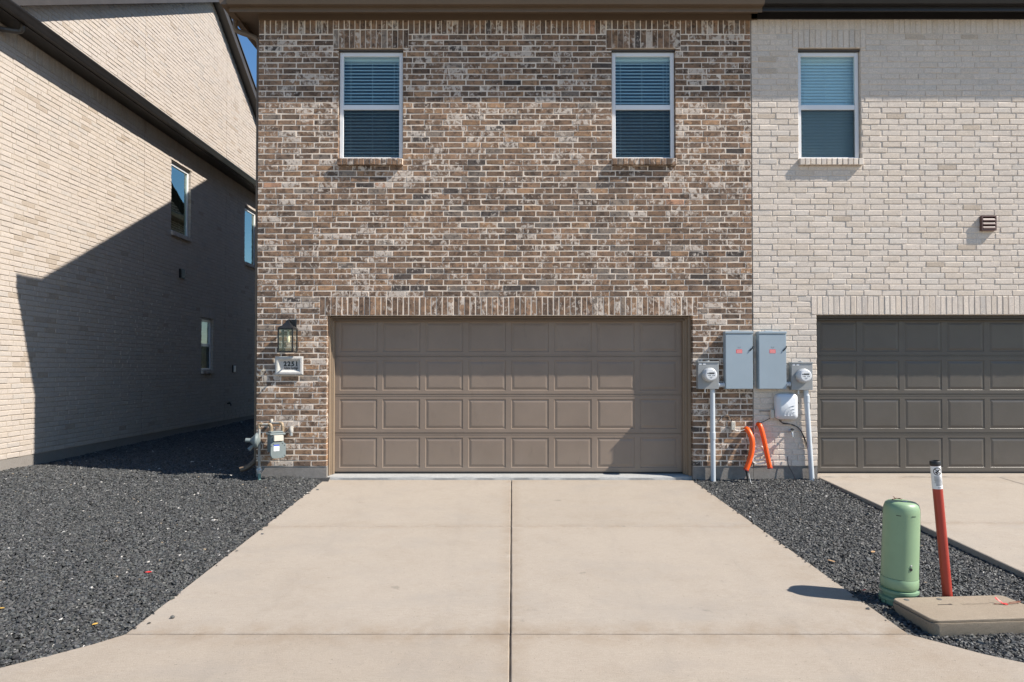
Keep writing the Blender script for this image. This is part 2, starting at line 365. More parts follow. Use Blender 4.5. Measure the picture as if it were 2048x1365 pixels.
def curve(pts, n=6):                                       # smooth path through points
    P = [Vector(p) for p in pts]; out = []
    for i in range(len(P) - 1):
        p0, p1, p2, p3 = P[max(i - 1, 0)], P[i], P[i + 1], P[min(i + 2, len(P) - 1)]
        for k in range(n):
            t = k / n
            out.append(0.5 * ((2 * p1) + (p2 - p0) * t + (2 * p0 - 5 * p1 + 4 * p2 - p3) * t * t + (3 * p1 - p0 - 3 * p2 + p3) * t ** 3))
    out.append(P[-1]); return out

# ------------------------------------------------------------------ bricks
LB = 0.2535
def layout(u0, u1, zs, holes, splits=(), off=0.3):
    """rows of stretchers between u0 and u1, cut round the holes; returns (u0,u1,z0,z1)"""
    out = []
    for r in range(len(zs) - 1):
        za, zb = zs[r], zs[r + 1]
        bps = sorted({u0, u1, *[min(max(e, u0), u1) for h in holes if h[2] < zb - .004 and h[3] > za + .004 for e in h[:2]], *[s + d for s in splits for d in (-.005, .005)]})
        segs = []
        for a, b in zip(bps[:-1], bps[1:]):
            if b - a < 1e-4: continue
            mid = (a + b) / 2; lo, hi = za, zb
            if any(abs(mid - s) < .005 for s in splits): continue
            for h in holes:
                if h[0] < mid < h[1]:
                    if h[2] <= lo + .004 and h[3] >= hi - .004: lo = hi
                    elif h[2] <= lo: lo = max(lo, h[3])
                    elif h[3] >= hi: hi = min(hi, h[2])
                    else: lo = hi
            if hi - lo < .02: continue
            if segs and abs(segs[-1][1] - a) < 1e-5 and abs(segs[-1][2] - lo) < 1e-4 and abs(segs[-1][3] - hi) < 1e-4: segs[-1][1] = b
            else: segs.append([a, b, lo, hi])
        o = (r % 2) * off * LB + (random.random() - .5) * .02 + ((r // 2) % 3) * .01
        for a, b, lo, hi in segs:
            k = math.ceil((a - u0 - o) / LB - 1e-6); js = [a]
            while True:
                j = u0 + o + k * LB + random.uniform(-.005, .005); k += 1
                if j >= b - .045: break
                if j > a + .045: js.append(j)
            js.append(b)
            for p, q in zip(js[:-1], js[1:]):
                out.append((p + (.0052 if p > a + 1e-5 else 0), q - (.0052 if q < b - 1e-5 else 0), lo + .0052, hi - .0052))
    return out
def soldiers(u0, u1, z0, z1, pitch=.0765):
    n = max(1, round((u1 - u0) / pitch)); p = (u1 - u0) / n
    return [(u0 + i * p + .0045, u0 + (i + 1) * p - .0045, z0 + .004, z1 - .004) for i in range(n)]
def brick_geo(w, h, rough, proud, back=.10):
    """local u centred, v = outward; 12 vertices"""
    j = lambda s: random.uniform(-s, s)
    c = .0035 + random.random() * .003; vs = []
    tilt = j(.0015); 
    for ring, (ins, d) in enumerate(((c, proud), (0, proud - c), (0, -back))):
        for (su, sz) in ((-1, -1), (1, -1), (1, 1), (-1, 1)):
            e = rough if ring < 2 else 0
            vs.append([su * (w / 2 - ins) + j(e), d + (tilt * su if ring < 2 else 0) + (j(rough * .3) if ring == 0 else 0), sz * (h / 2 - ins) + j(e)])
    fs = [(0, 1, 2, 3)] + [(r * 4 + (i + 1) % 4, r * 4 + i, r * 4 + 4 + i, r * 4 + 4 + (i + 1) % 4) for r in (0, 1) for i in range(4)]
    return vs, fs
def tone_brown():
    r = random.random(); v = random.uniform(.82, 1.22)
    if r < .60: c = (.200, .129, .086)
    elif r < .82: c = (.140, .095, .068)
    elif r < .845: c = (.075, .060, .053)
    elif r < .955: c = (.260, .163, .100)
    elif r < .965: c = (.31, .18, .12)
    else: c = (.21, .17, .14)
    q = random.random(); a = random.uniform(.12, .40) if q < .34 else random.uniform(.40, .62) if q < .84 else random.uniform(.62, .84)
    return (c[0] * v, c[1] * v, c[2] * v, a)
def tone_pale():
    r = random.random(); v = random.uniform(.965, 1.035)
    c = (.630, .558, .490) if r < .74 else (.610, .532, .455) if r < .90 else (.590, .535, .480) if r < .985 else (.52, .44, .36)
    return (c[0] * v, c[1] * v, c[2] * v, random.uniform(.0, .7))
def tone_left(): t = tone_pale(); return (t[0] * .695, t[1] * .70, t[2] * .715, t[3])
class Wall:
    """maps wall coordinates (u along, v outward, z) to the world"""
    def __init__(s, kind, at): s.kind = kind; s.at = at
    def p(s, u, v, z): return (u, s.at - v, z) if s.kind == 'front' else (s.at + v, u, z)
def lay_bricks(house, wall, rects, m, tonef, rough, proud, n_single, single_key, extra=()):
    """the bricks that show largest become objects of their own, the rest one mesh"""
    full = [i for i, r in enumerate(rects) if r[1] - r[0] > .225 and r[3] - r[2] > .058]
    full.sort(key=lambda i: single_key(*rects[i])); single = set(full[:n_single])
    variants = []
    h0 = sum(rects[i][3] - rects[i][2] for i in single) / max(1, len(single)) if single else .068
    flip = wall.kind != 'front'
    def wind(fs): return [tuple(reversed(f)) for f in fs] if flip else fs
    for k in range(40 if single else 0):
        vs, fs = brick_geo(LB - .0104, h0, rough, random.uniform(*proud)); t = tonef(); mb = MB()
        o = wall.p(0, 0, 0); mb.add([tuple(a - b for a, b in zip(wall.p(*v), o)) for v in vs], wind(fs))
        variants.append(mb.mesh('brick', m, 0, None, [t] * len(vs)))
    for i in sorted(single):
        r = rects[i]
        inst('brick', random.choice(variants), house, wall.p((r[0] + r[1]) / 2, 0, (r[2] + r[3]) / 2))
    mb = MB(); tones = []
    for i, r in list(enumerate(rects)):
        if i in single: continue
        vs, fs = brick_geo(r[1] - r[0], r[3] - r[2], rough, random.uniform(*proud))
        cu, cz = (r[0] + r[1]) / 2, (r[2] + r[3]) / 2; t = tonef()
        mb.add([wall.p(v[0] + cu, v[1], v[2] + cz) for v in vs], wind(fs)); tones += [t] * len(vs)
    for r, pr in extra:
        vs, fs = brick_geo(r[1] - r[0], r[3] - r[2], rough, pr + random.uniform(*proud)); cu, cz = (r[0] + r[1]) / 2, (r[2] + r[3]) / 2; t = tonef()
        mb.add([wall.p(v[0] + cu, v[1], v[2] + cz) for v in vs], wind(fs)); tones += [t] * len(vs)
    o = obj('brickwork', mb, m, house, 0, tones); o['kind'] = 'stuff'
def backing(house, wall, u0, u1, z0, z1, holes, m, th=.11, name='wall'):
    us = sorted({u0, u1, *[e for h in holes for e in (h[0] - .004, h[1] + .004) if u0 < e < u1]}); mb = MB()
    for a, b in zip(us[:-1], us[1:]):
        cuts = sorted([(max(z0, h[2] - .004), min(z1, h[3] + .004)) for h in holes if h[0] - .005 < (a + b) / 2 < h[1] + .005]); z = z0
        for (lo, hi) in cuts + [(z1, z1)]:
            if lo - z > .001:
                p, q = wall.p(a, 0, z), wall.p(b, -th, lo)
                mb.box(min(p[0], q[0]), max(p[0], q[0]), min(p[1], q[1]), max(p[1], q[1]), z, lo)
            z = max(z, hi)
    return obj(name, mb, m, house, 0)
def rows(a, b, n): return [a + (b - a) * i / n for i in range(n + 1)]

# ------------------------------------------------------------------ windows and doors
def window(house, wall, u0, u1, z0, z1, brick_m, tonef, blind, glass_m=None, sill=True, screen=True, mid=.49, fixed=False):
    gm = glass_m or M['glass']; P = wall.p
    def bx(mb, a, b, va, vb, c, d, bev=0):
        p, q = P(a, va, c), P(b, vb, d); mb.box(min(p[0], q[0]), max(p[0], q[0]), min(p[1], q[1]), max(p[1], q[1]), c, d, bev)
    fz1 = z1 - .012; zm = z0 + (fz1 - z0) * mid; f = .058
    mb = MB()
    bx(mb, u0 + .006, u0 + f, -.045, -.10, z0, fz1, .004); bx(mb, u1 - f, u1 - .006, -.045, -.10, z0, fz1, .004)
    bx(mb, u0 + f, u1 - f, -.045, -.10, fz1 - .052, fz1, .004); bx(mb, u0 + f, u1 - f, -.045, -.10, z0, z0 + .034, .004)
    if not fixed: bx(mb, u0 + f, u1 - f, -.052, -.10, zm - .034, zm + .034, .004)
    else: zm = z0
    w = obj('window', mb, M['white_vinyl'], house)
    mb = MB(); bx(mb, u0 + f, u1 - f, -.070, -.074, zm + .034, fz1 - .052); obj('pane', mb, gm, w, 0)
    mb = MB(); bx(mb, u0 + f, u1 - f, -.080, -.084, z0 + .034, zm - .034); fixed or obj('pane', mb, gm, w, 0)
    if screen:
        mb = MB(); bx(mb, u0 + f + .004, u1 - f - .004, -.060, -.0605, z0 + .036, zm - .036); obj('insect_screen', mb, M['screen'], w, 0)
    # room behind: four walls and a back so the pane looks into a room
    mb = MB(); bx(mb, u0 - .5, u1 + .5, -1.5, -1.55, z0 - .6, z1 + .4); bx(mb, u0 - .5, u1 + .5, -.4, -1.5, z1 + .38, z1 + .4)
    obj('room_back', mb, M['room'], w, 0)
    if blind:
        tilt, pitch = blind; n = int((fz1 - .09 - z0) / pitch)
        mb = MB(); bx(mb, u0 + .03, u1 - .03, -.125, -.18, fz1 - .085, fz1 - .03); obj('head_rail', mb, M['slat'], w)
        hw = .025; c, s = math.cos(R(tilt)), math.sin(R(tilt)); mb = MB()
        prof = [(-hw, -.0015), (0, .0015), (hw, -.0015), (hw, .0015), (0, .0045), (-hw, .0015)]
        prof = [(-.155 + y * c - z * s, y * s + z * c) for y, z in prof]
        pts = []
        for u in (u0 + .03, u1 - .03):
            for y, z in prof: pts.append(P(u, y, z))
        k = len(prof); mb.add(pts, [tuple(range(k)), tuple(range(2 * k - 1, k - 1, -1))] + [(i, (i + 1) % k, k + (i + 1) % k, k + i) for i in range(k)])
        o = P((u0 + u1) / 2, -.155, 0); sm = mb.mesh('slat', M['slat'], 0, o)
        for i in range(n):
            inst('slat', sm, w, P((u0 + u1) / 2, -.155, fz1 - .11 - i * pitch))
        for fu in (.16, .5, .84, .90):
            mb = MB(); u = u0 + (u1 - u0) * fu
            mb.tube([P(u, -.124, fz1 - .08), P(u, -.124, z0 + (.05 if fu < .88 else .7))], .0022, 5); obj('blind_cord', mb, M['slat'], w)
    if sill:
        n = round((u1 - u0) / .0745); p = (u1 - u0 + .012) / n
        for i in range(n):
            vs, fs = brick_geo(p - .010, .088, .002, .058 + random.uniform(-.003, .003), .1)
            vs = [[a, b, c - max(0, b) * .10] for a, b, c in vs]
            mb = MB(); mb.add([P(v[0] + u0 - .006 + (i + .5) * p, v[1], v[2] + z0 - .048) for v in vs], fs); t = tonef()
            c0 = P(u0 - .006 + (i + .5) * p, 0, z0 - .09)
            inst('sill_brick', mb.mesh('sill_brick', brick_m, 0, c0, [t] * len(vs)), w, c0)
        mb = MB(); bx(mb, u0 - .004, u1 + .004, .046, -.10, z0 - .088, z0 - .008); obj('sill_mortar', mb, M['mortar_light'] if wall.kind == 'front' and u0 < 3 else M['mortar_pale'], w, 0)
    mb = MB(); bx(mb, u0 - .004, u1 + .004, -.012, -.044, z1 - .006, z1 + .004); obj('lintel_angle', mb, M['bronze'], w, 0)
    return w

def garage(house, x0, x1, zt, zb, px0, pitch, pw, m_door, m_jamb, m_head, yd=.215):
    """door leaf with 8 x 4 raised panels, jambs and head trim"""
    n, rows_ = 8, 4; sh = (zt - .015 - zb) / rows_; ph = .415
    dx0, dx1 = px0 - .085, px0 + (n - 1) * pitch + pw + .085
    body = MB(); holes = []
    for r in range(rows_):
        a = zb + r * sh + .003; b = zb + (r + 1) * sh - .003; pa = zb + r * sh + (sh - ph) / 2; pb = pa + ph
        body.box(dx0, dx1, yd, yd + .04, a, pa); body.box(dx0, dx1, yd, yd + .04, pb, b)
        xs = [dx0] + [v for c in range(n) for v in (px0 + c * pitch, px0 + c * pitch + pw)] + [dx1]
        for i in range(0, len(xs), 2): body.box(xs[i], xs[i + 1], yd, yd + .04, pa, pb)
        for c in range(n): holes.append((px0 + c * pitch, pa))
        if r: body.box(dx0, dx1, yd + .012, yd + .04, zb + r * sh - .0025, zb + r * sh + .0025)
        for zz in ((a + .012), (b - .012 - .004)):          # rolled bead beside each section joint
            body.box(dx0 + .002, dx1 - .002, yd - .0025, yd - .0002, zz, zz + .005)
    d = obj('garage_door', body, m_door, house, 0)
    mb = MB(); rings = [(0, 0), (.006, .007), (.016, .007), (.040, .002), (.048, .001), (.052, .001)]
    vs = []; fs = []
    for ins, dep in rings:
        vs += [(ins, dep, ins), (pw - ins, dep, ins), (pw - ins, dep, ph - ins), (ins, dep, ph - ins)]
    for i in range(len(rings) - 1):
        for k in range(4): fs.append((i * 4 + k, i * 4 + (k + 1) % 4, i * 4 + 4 + (k + 1) % 4, i * 4 + 4 + k))
    fs.append(tuple(range(len(rings) * 4 - 4, len(rings) * 4)))
    mb.add(vs, fs); pm = mb.mesh('raised_panel', m_door, 0)
    for (hx, hz) in holes: inst('raised_panel', pm, d, (hx, yd, hz))
    mb = MB(); mb.box(dx0 + .005, dx1 - .005, yd + .004, yd + .03, zb - .022, zb + .002); obj('bottom_seal', mb, M['black_cable'], d, 0)
    for (a, b, sgn) in ((x0, dx0, 1), (dx1, x1, -1)):       # stepped jamb mouldings
        mb = MB(); w = b - a
        mb.box(a + .002, b - .002, .13, .26, zb - .03, zt - .002, .002)
        if sgn > 0: mb.box(a + .003, a + w * .55, .075, .1295, zb - .03, zt - .003, .003); mb.box(b - .03, b + .02, .150, yd - .003, zb - .02, zt - .045, .003)
        else: mb.box(b - w * .55, b - .003, .075, .1295, zb - .03, zt - .003, .003); mb.box(a - .02, a + .03, .150, yd - .003, zb - .02, zt - .045, .003)
        obj('jamb', mb, m_jamb, house, 0)
    mb = MB(); mb.box(x0 + .004, x1 - .004, .085, .1285, zt - .032, zt - .004, .003); mb.box(dx0 - .01, dx1 + .01, .140, yd - .003, zt - .062, zt - .034, .003)
    mb.box(dx0, dx1, yd - .002, .26, zt - .030, zt - .004)
    obj('head_trim', mb, m_head, house, 0)
    return d

GUT = [(0, .118), (0, .002), (-.078, 0), (-.090, .022), (-.098, .050), (-.112, .082), (-.122, .098), (-.122, .120), (-.112, .120), (-.104, .104), (-.012, .104), (-.012, .118)]
SL = .55; DEEP = 14.1
def front_eave(house, x0, x1, m, zg, end0=0.0):
    """frieze board, soffit, fascia and gutter along the front"""
    mb = MB(); mb.box(x0 + end0, x1, -.022, -.004, zg - .07, zg + .055); obj('frieze_board', mb, m, house, 0)
    mb = MB(); mb.box(x0, x1, -.197, .20, zg + .015, zg + .030); obj('soffit', mb, m, house, 0)
    mb = MB(); mb.box(x0, x1, -.215, -.1975, zg - .062, zg + .13, .003); obj('fascia', mb, m, house, 0)
    mb = MB(); mb.prism([(y - .2158, z + zg) for y, z in GUT], 'x', x0, x1); obj('gutter', mb, m, house, 40)
def roof(house, x0, x1, zg):
    mb = MB(); z0 = zg + .135; pk = z0 + SL * (DEEP / 2 + .2); t = .05
    mb.prism([(-.2, z0), (DEEP / 2, pk), (DEEP + .2, z0), (DEEP + .2, z0 + t), (DEEP / 2, pk + t), (-.2, z0 + t)], 'x', x0, x1)
    obj('roof', mb, M['shingle'], house, 0)
def downspout(house, pts, m, w=.034, d=.026):
    mb = MB(); mb.tube(pts, .036, 8); return obj('downspout', mb, m, house, 35)

# ------------------------------------------------------------------ the brown house
ZB, ZT = .19, 6.40
XL, XP, XR = -3.487, 3.288, 10.4
hb = thing('townhouse', (XL, 0, 0), 'dark brown whitewashed brick townhouse end unit with taupe trim and a taupe garage door', 'house')
FR = Wall('front', 0.0)
gw = (-2.526, 2.467, -.2, 2.246)
w1 = (-2.385, -1.500, 4.402, 5.905); w2 = (1.372, 2.246, 4.402, 5.905); w3 = (3.935, 4.795, 4.402, 5.905)
ls = [(a - .075, b + .075, 5.930, 6.186) for a, b, _, _ in (w1, w2)]
gs = (-2.628, 2.545, 2.250, 2.505)
zr = rows(ZB, 2.505, 30) + rows(2.505, 6.122, 46)[1:]
def op(w): return (w[0], w[1], w[2] - .094, w[3] + .022)
hol = [gw, op(w1), op(w2), gs] + ls
rc = layout(XL, XP - .006, zr, hol)
ex = [(r, 0.0) for r in soldiers(*gs)]
for l in ls: ex += [(r, .003) for r in soldiers(*l)]
edges = [XL, ls[0][0], ls[0][1], ls[1][0], ls[1][1], XP - .006]
for i in range(5): ex += [(r, 0.0) for r in soldiers(edges[i], edges[i + 1], 6.190 if i % 2 else 6.126, 6.375)]
def near_front(u0, u1, z0, z1): return math.hypot((u0 + u1) / 2 * .8, (z0 + z1) / 2 - 3.2)
lay_bricks(hb, FR, rc, M['brown_brick'], tone_brown, .0026, (.0015, .0045), 300, near_front, ex)
backing(hb, FR, XL + .004, XP - .006, ZB, 6.42, [gw, op(w1), op(w2)], M['mortar_light'])
for a, b in ((XL + .002, gw[0]), (gw[1], XP - .002)):
    mb = MB(); mb.box(a, b, .004, .12, -.4, ZB); obj('foundation', mb, M['foundation'], hb, 0)
mb = MB(); mb.box(XL + .004, XL + .10, .111, DEEP, -.4, 6.6); mb.box(XL + .004, XP - .02, DEEP - .1, DEEP - .001, -.4, 6.55)
mb.prism([(.2, 6.605), (DEEP - .2, 6.605), (DEEP / 2, 6.55 + SL * DEEP / 2 - .1)], 'x', XL + .004, XL + .10)
obj('side_wall', mb, M['tex_brown'], hb, 0)
window(hb, FR, *w1, M['brown_brick'], tone_brown, (-38, .0462)); window(hb, FR, *w2, M['brown_brick'], tone_brown, (-38, .0462))
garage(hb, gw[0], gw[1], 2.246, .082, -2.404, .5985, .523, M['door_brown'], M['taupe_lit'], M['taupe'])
ZG = 6.385; OV = .44
front_eave(hb, XL - OV + .12, 3.37, M['taupe'], ZG, OV - .12)
roof(hb, XL - .2, XP, ZG)
# pent eave along the gable side
mb = MB(); mb.box(XL - OV + .132, XL - .001, .205, DEEP, ZG + .045, ZG + .06); obj('soffit', mb, M['taupe'], hb, 0)
mb = MB(); mb.box(XL - OV + .113, XL - OV + .1315, -.168, DEEP, ZG - .012, ZG + .13); obj('fascia', mb, M['taupe'], hb, 0)
mb = MB(); mb.prism([(XL - OV + .1125 + y, z + ZG) for y, z in GUT], 'y', -.29, DEEP); obj('gutter', mb, M['taupe'], hb, 40)
mb = MB(); mb.prism([(XL - OV + .02, ZG + .131), (XL, ZG + .131), (XL, ZG + .36)], 'y', -.20, DEEP); obj('pent_roof', mb, M['shingle'], hb, 0)
mb = MB(); mb.prism([(-.15, ZG + .19), (DEEP / 2, ZG + .19 + SL * (DEEP / 2 + .15)), (DEEP / 2, ZG + .08 + SL * (DEEP / 2 + .15)), (.05, ZG + .19)], 'x', XL - .20, XL - .17); obj('rake_board', mb, M['taupe'], hb, 0)
# downspout of the side gutter
xs = XL - .045
downspout(hb, curve([(XL - OV + .06, .14, ZG + .004), (XL - OV + .06, .14, ZG - .10), (XL - OV + .12, .14, ZG - .16), (XL - .10, .14, ZG - .24), (xs, .14, ZG - .32), (xs, .14, ZG - .5)]) + [(xs, .14, .35)] + curve([(xs, .14, .33), (xs - .015, .13, .25), (xs - .10, .08, .17), (xs - .19, .04, .14)]), M['taupe'])

# ------------------------------------------------------------------ the pale house on the right
hp = thing('townhouse', (XP, 0, 0), 'pale cream brick townhouse with black trim and charcoal garage door on the right', 'house')
gw2 = (4.160, 9.170, -.2, 2.254); ls3 = (3.860, 4.870, 5.930, 6.186); gs2 = (4.088, 9.245, 2.258, 2.516)
zr2 = rows(ZB + .005, 2.516, 30) + rows(2.516, 6.128, 46)[1:]
w4 = (7.45, 8.31, 4.402, 5.905); ls4 = (w4[0] - .075, w4[1] + .075, 5.93, 6.186)
hol2 = [gw2, op(w3), op(w4), gs2, ls3, ls4]
rc2 = layout(XP + .006, XR, zr2, hol2)
ex2 = [(r, 0) for r in soldiers(*gs2)] + [(r, .004) for l in (ls3, ls4) for r in soldiers(*l)]
e2 = [XP + .006, ls3[0], ls3[1], ls4[0], ls4[1], XR]
for i in range(5): ex2 += [(r, 0) for r in soldiers(e2[i], e2[i + 1], 6.190 if i % 2 else 6.132, 6.375)]
lay_bricks(hp, FR, rc2, M['pale_brick'], tone_pale, .0025, (.003, .008), 300, lambda a, b, c, d: math.hypot((a + b) / 2 - 5.0, ((c + d) / 2 - 3.6)), ex2)
backing(hp, FR, XP + .006, XR, ZB + .005, 6.42, [gw2, op(w3), op(w4)], M['mortar_pale'])
for a, b in ((XP + .002, gw2[0]), (gw2[1], XR)):
    mb = MB(); mb.box(a, b, .004, .12, -.4, ZB + .005); obj('foundation', mb, M['foundation'], hp, 0)
mb = MB(); mb.box(XP - .006, XP + .0055, .003, .10, ZB, 6.40); obj('party_joint', mb, M['sealant'], hp, 0)
window(hp, FR, *w3, M['pale_brick'], tone_pale, (-68, .043)); window(hp, FR, *w4, M['pale_brick'], tone_pale, (-68, .043))
garage(hp, gw2[0], gw2[1], 2.254, .082, 4.298, .5920, .520, M['door_dark'], M['bronze'], M['bronze'])
front_eave(hp, 3.372, XR + .3, M['black_trim'], ZG + .012, -.082)
roof(hp, XP + .001, XR + .2, ZG + .012)
mb = MB(); mb.box(XR - .1, XR, .111, DEEP, -.4, 6.6); mb.box(XP, XR - .101, DEEP - .1, DEEP - .001, -.4, 6.55)
mb.prism([(.2, 6.605), (DEEP - .2, 6.605), (DEEP / 2, 6.55 + SL * DEEP / 2 - .1)], 'x', XR - .1, XR)
obj('side_wall', mb, M['tex_pale'], hp, 0)

# ------------------------------------------------------------------ the house across the gravel strip, seen along its side
XW = -7.26; ZL = .222
hl = thing('townhouse', (XW, 0, 0), 'pale cream brick house on the left seen along its gable side, half in shadow', 'house')
LW = Wall('side', XW)
wa = (5.15, 6.03, 4.465, 5.955); wb = (9.15, 10.03, 4.43, 5.935); wc = (6.62, 7.24, 1.500, 2.700)
lsl = [(wa[0] - .07, wa[1] + .07, 5.98, 6.236), (wb[0] - .07, wb[1] + .07, 5.96, 6.216), (wc[0] - .07, wc[1] + .07, 2.725, 2.98)]
zrl = rows(ZL, 6.19, 77); holl = [op(wa), op(wb), op(wc)] + lsl
rcl = layout(0.0, DEEP, zrl, holl, (4.09, 7.94))
exl = [(r, .003) for l in lsl for r in soldiers(*l)]
el = [0.0, lsl[0][0], lsl[0][1], lsl[1][0], lsl[1][1], DEEP]
for i in range(5): exl += [(r, 0) for r in soldiers(el[i], el[i + 1], 6.24 if i % 2 else 6.194, 6.43)]
ZGL = 6.43
SLB = .64; RB = 6.54; PKY = 7.05; PKZ = RB + SL * PKY; DL = 13.2
def rake_z(y): return RB + SL * y if y < PKY else PKZ - SLB * (y - PKY)
zg_ = rows(6.50, 6.50 + .0775 * 51, 51); gab = []
for r in layout(0.0, DEEP, zg_, [], (4.09, 7.94)):
    a, b, lo, hi = r
    a2 = max(a, (lo - RB) / SL - .02); b2 = min(b, PKY + (PKZ - lo) / SLB + .02)
    if b2 - a2 > .05: gab.append((a2, b2, lo, hi))
exl += [(r, 0) for r in gab]
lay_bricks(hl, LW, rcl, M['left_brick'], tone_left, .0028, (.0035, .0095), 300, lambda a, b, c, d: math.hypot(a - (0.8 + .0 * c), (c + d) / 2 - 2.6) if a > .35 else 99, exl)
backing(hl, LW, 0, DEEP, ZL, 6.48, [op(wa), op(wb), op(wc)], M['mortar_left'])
mb = MB(); mb.prism([(0, 6.481), (DL, 6.481), (PKY, PKZ), (0, RB)], 'x', XW - .11, XW); obj('gable_wall', mb, M['mortar_left'], hl, 0)
mb = MB(); mb.box(XW - .12, XW - .004, 0.002, DEEP, -.4, ZL); obj('foundation', mb, M['foundation'], hl, 0)
mb = MB(); mb.box(XW - 7, XW - .111, .001, .1, -.4, 6.5); mb.box(XW - 7, XW - .111, DEEP - .1, DEEP, -.4, 6.5); obj('front_wall', mb, M['tex_pale'], hl, 0)
for y in (4.09, 7.94):
    mb = MB(); mb.box(XW - .02, XW + .0005, y - .006, y + .006, ZL, rake_z(y) - .1); obj('control_joint', mb, M['sealant'], hl, 0)
window(hl, LW, *wa, M['left_brick'], tone_left, None, M['glass_side'], screen=False, fixed=True)
window(hl, LW, *wb, M['left_brick'], tone_left, None, M['glass_side'], screen=False, fixed=True)
window(hl, LW, *wc, M['left_brick'], tone_left, None, M['glass'])
OL = .42
mb = MB(); mb.box(XW + .001, XW + OL - .132, -.1, DEEP, ZGL + .005, ZGL + .02); obj('soffit', mb, M['black_trim'], hl, 0)
mb = MB(); mb.box(XW + OL - .1315, XW + OL - .113, -.168, DEEP, ZGL - .012, ZGL + .13); obj('fascia', mb, M['black_trim'], hl, 0)
mb = MB(); mb.prism([(XW + OL - .1125 - y, z + ZGL) for y, z in GUT], 'y', -.29, DEEP); obj('gutter', mb, M['black_trim'], hl, 40)
mb = MB(); mb.prism([(XW + OL - .03, ZGL + .132), (XW, ZGL + .132), (XW, ZGL + .36)], 'y', -.29, DEEP); obj('pent_roof', mb, M['shingle'], hl, 0)
OR = .22
for k, (ya, yb) in enumerate(((-.25, DEEP / 2), (DEEP + .25, DEEP / 2))):
    yb = PKY; za, zb_ = (RB - SL * .25 if k == 0 else PKZ - SLB * (DEEP + .25 - PKY)), PKZ
    mb = MB(); mb.prism([(ya, za), (yb, zb_), (yb, zb_ + .02), (ya, za + .02)], 'x', XW + .006, XW + OR - .022); obj('rake_soffit', mb, M['black_trim'], hl, 0)
    mb = MB(); mb.prism([(ya, za - .02), (yb, zb_ - .02), (yb, zb_ + .19), (ya, za + .19)], 'x', XW + OR - .0215, XW + OR); obj('rake_board', mb, M['bronze'], hl, 0)
    mb = MB(); mb.prism([(ya, za + .191), (yb, zb_ + .191), (yb, zb_ + .225), (ya, za + .225)], 'x', XW - 7, XW + OR + .03); obj('roof', mb, M['shingle'], hl, 0)
downspout(hl, curve([(XW + .27, .34, ZGL + .004), (XW + .27, .34, ZGL - .055), (XW + .24, .335, ZGL - .095), (XW + .19, .30, ZGL - .110), (XW + .10, .20, ZGL - .135), (XW + .055, .06, ZGL - .19), (XW + .05, .05, ZGL - .4)]) + [(XW + .05, .05, .1)], M['bronze'])

# ------------------------------------------------------------------ ground, driveways, gravel
def dz(y): return .051 * min(y, .1) if y > -7.2 else .051 * -7.2
def slab(name, poly, m, parent, top=0.0, th=.10, wob=.0012):
    """polygon (x, y) on the sloping drive plane with slightly worn edges"""
    pts = []
    for (a, b) in zip(poly, poly[1:] + poly[:1]):
        L = math.hypot(b[0] - a[0], b[1] - a[1]); n = max(1, min(60, int(L / .07)))
        for i in range(n):
            t = i / n; pts.append((a[0] + (b[0] - a[0]) * t + (random.uniform(-wob, wob) if i else 0), a[1] + (b[1] - a[1]) * t + (random.uniform(-wob, wob) if i else 0)))
    n = len(pts); mb = MB(); cx = sum(p[0] for p in pts) / n; cy = sum(p[1] for p in pts) / n
    ar = sum(p[0] * q[1] - q[0] * p[1] for p, q in zip(pts, pts[1:] + pts[:1]))
    if ar < 0: pts.reverse()
    ins = []
    for i in range(n):
        p, q, r = Vector(pts[i - 1]), Vector(pts[i]), Vector(pts[(i + 1) % n])
        d = (r - p); d = d.normalized() if d.length > 0 else Vector((1, 0)); ins.append((q.x - d.y * .008, q.y + d.x * .008))
    vs = [(x, y, dz(y) + top) for x, y in ins] + [(x, y, dz(y) + top - .006) for x, y in pts] + [(x, y, dz(y) + top - th) for x, y in pts]
    fs = [tuple(range(n))] + [(i, n + i, n + (i + 1) % n, (i + 1) % n) for i in range(n)] + [(n + i, 2 * n + i, 2 * n + (i + 1) % n, n + (i + 1) % n) for i in range(n)]
    mb.add(vs, fs)
    return obj(name, mb, m, parent, 0)
g = MB(); g.add([(-300, -300, -.55), (300, -300, -.55), (300, 300, -.55), (-300, 300, -.55)], [(0, 1, 2, 3)])
tag(obj('ground', g, M['ground'], None, 0), kind='structure')
drv = tag(thing('driveway', (0, -2.5, -.1), None, None), kind='structure')
jf = MB()
for a in range(24):
    y0_, y1_ = .03 - a * .3, .03 - (a + 1) * .3; jf.add([(-.02, y0_, dz(y0_) - .022), (.0, y0_, dz(y0_) - .022), (.0, y1_, dz(y1_) - .022), (-.02, y1_, dz(y1_) - .022)], [(0, 1, 2, 3)])
for yy in (-2.211, -4.745): jf.add([(-2.56, yy - .012, dz(yy) - .030), (2.5, yy - .012, dz(yy) - .012), (2.5, yy + .012, dz(yy) - .029), (-2.56, yy + .012, dz(yy) - .029)], [(0, 1, 2, 3)])
obj('joint_filler', jf, M['sealant'], drv, 0)
cj = .0048; tj = .0065
lx = lambda y: -2.571 if y > -5 else -2.565
rx = lambda y: 2.468 + .036 * -y
ys = [.035, -2.211, -4.745]
for i in range(2):
    a, b = ys[i] - (tj if i else 0), ys[i + 1] + tj
    slab('slab', [(-2.570, a), (-2.570, b), (-.010 - cj, b), (-.010 - cj, a)], M['drive'], drv)
    slab('slab', [(-.010 + cj, a), (-.010 + cj, b), (rx(b), b), (rx(a), a)], M['drive'], drv)
y2 = -4.745 - tj
FL = [(-2.570, y2), (-2.70, -4.90), (-2.88, -5.06), (-3.10, -5.235), (-3.45, -5.42), (-4.0, -5.56), (-5.0, -5.62), (-40, -5.62)]
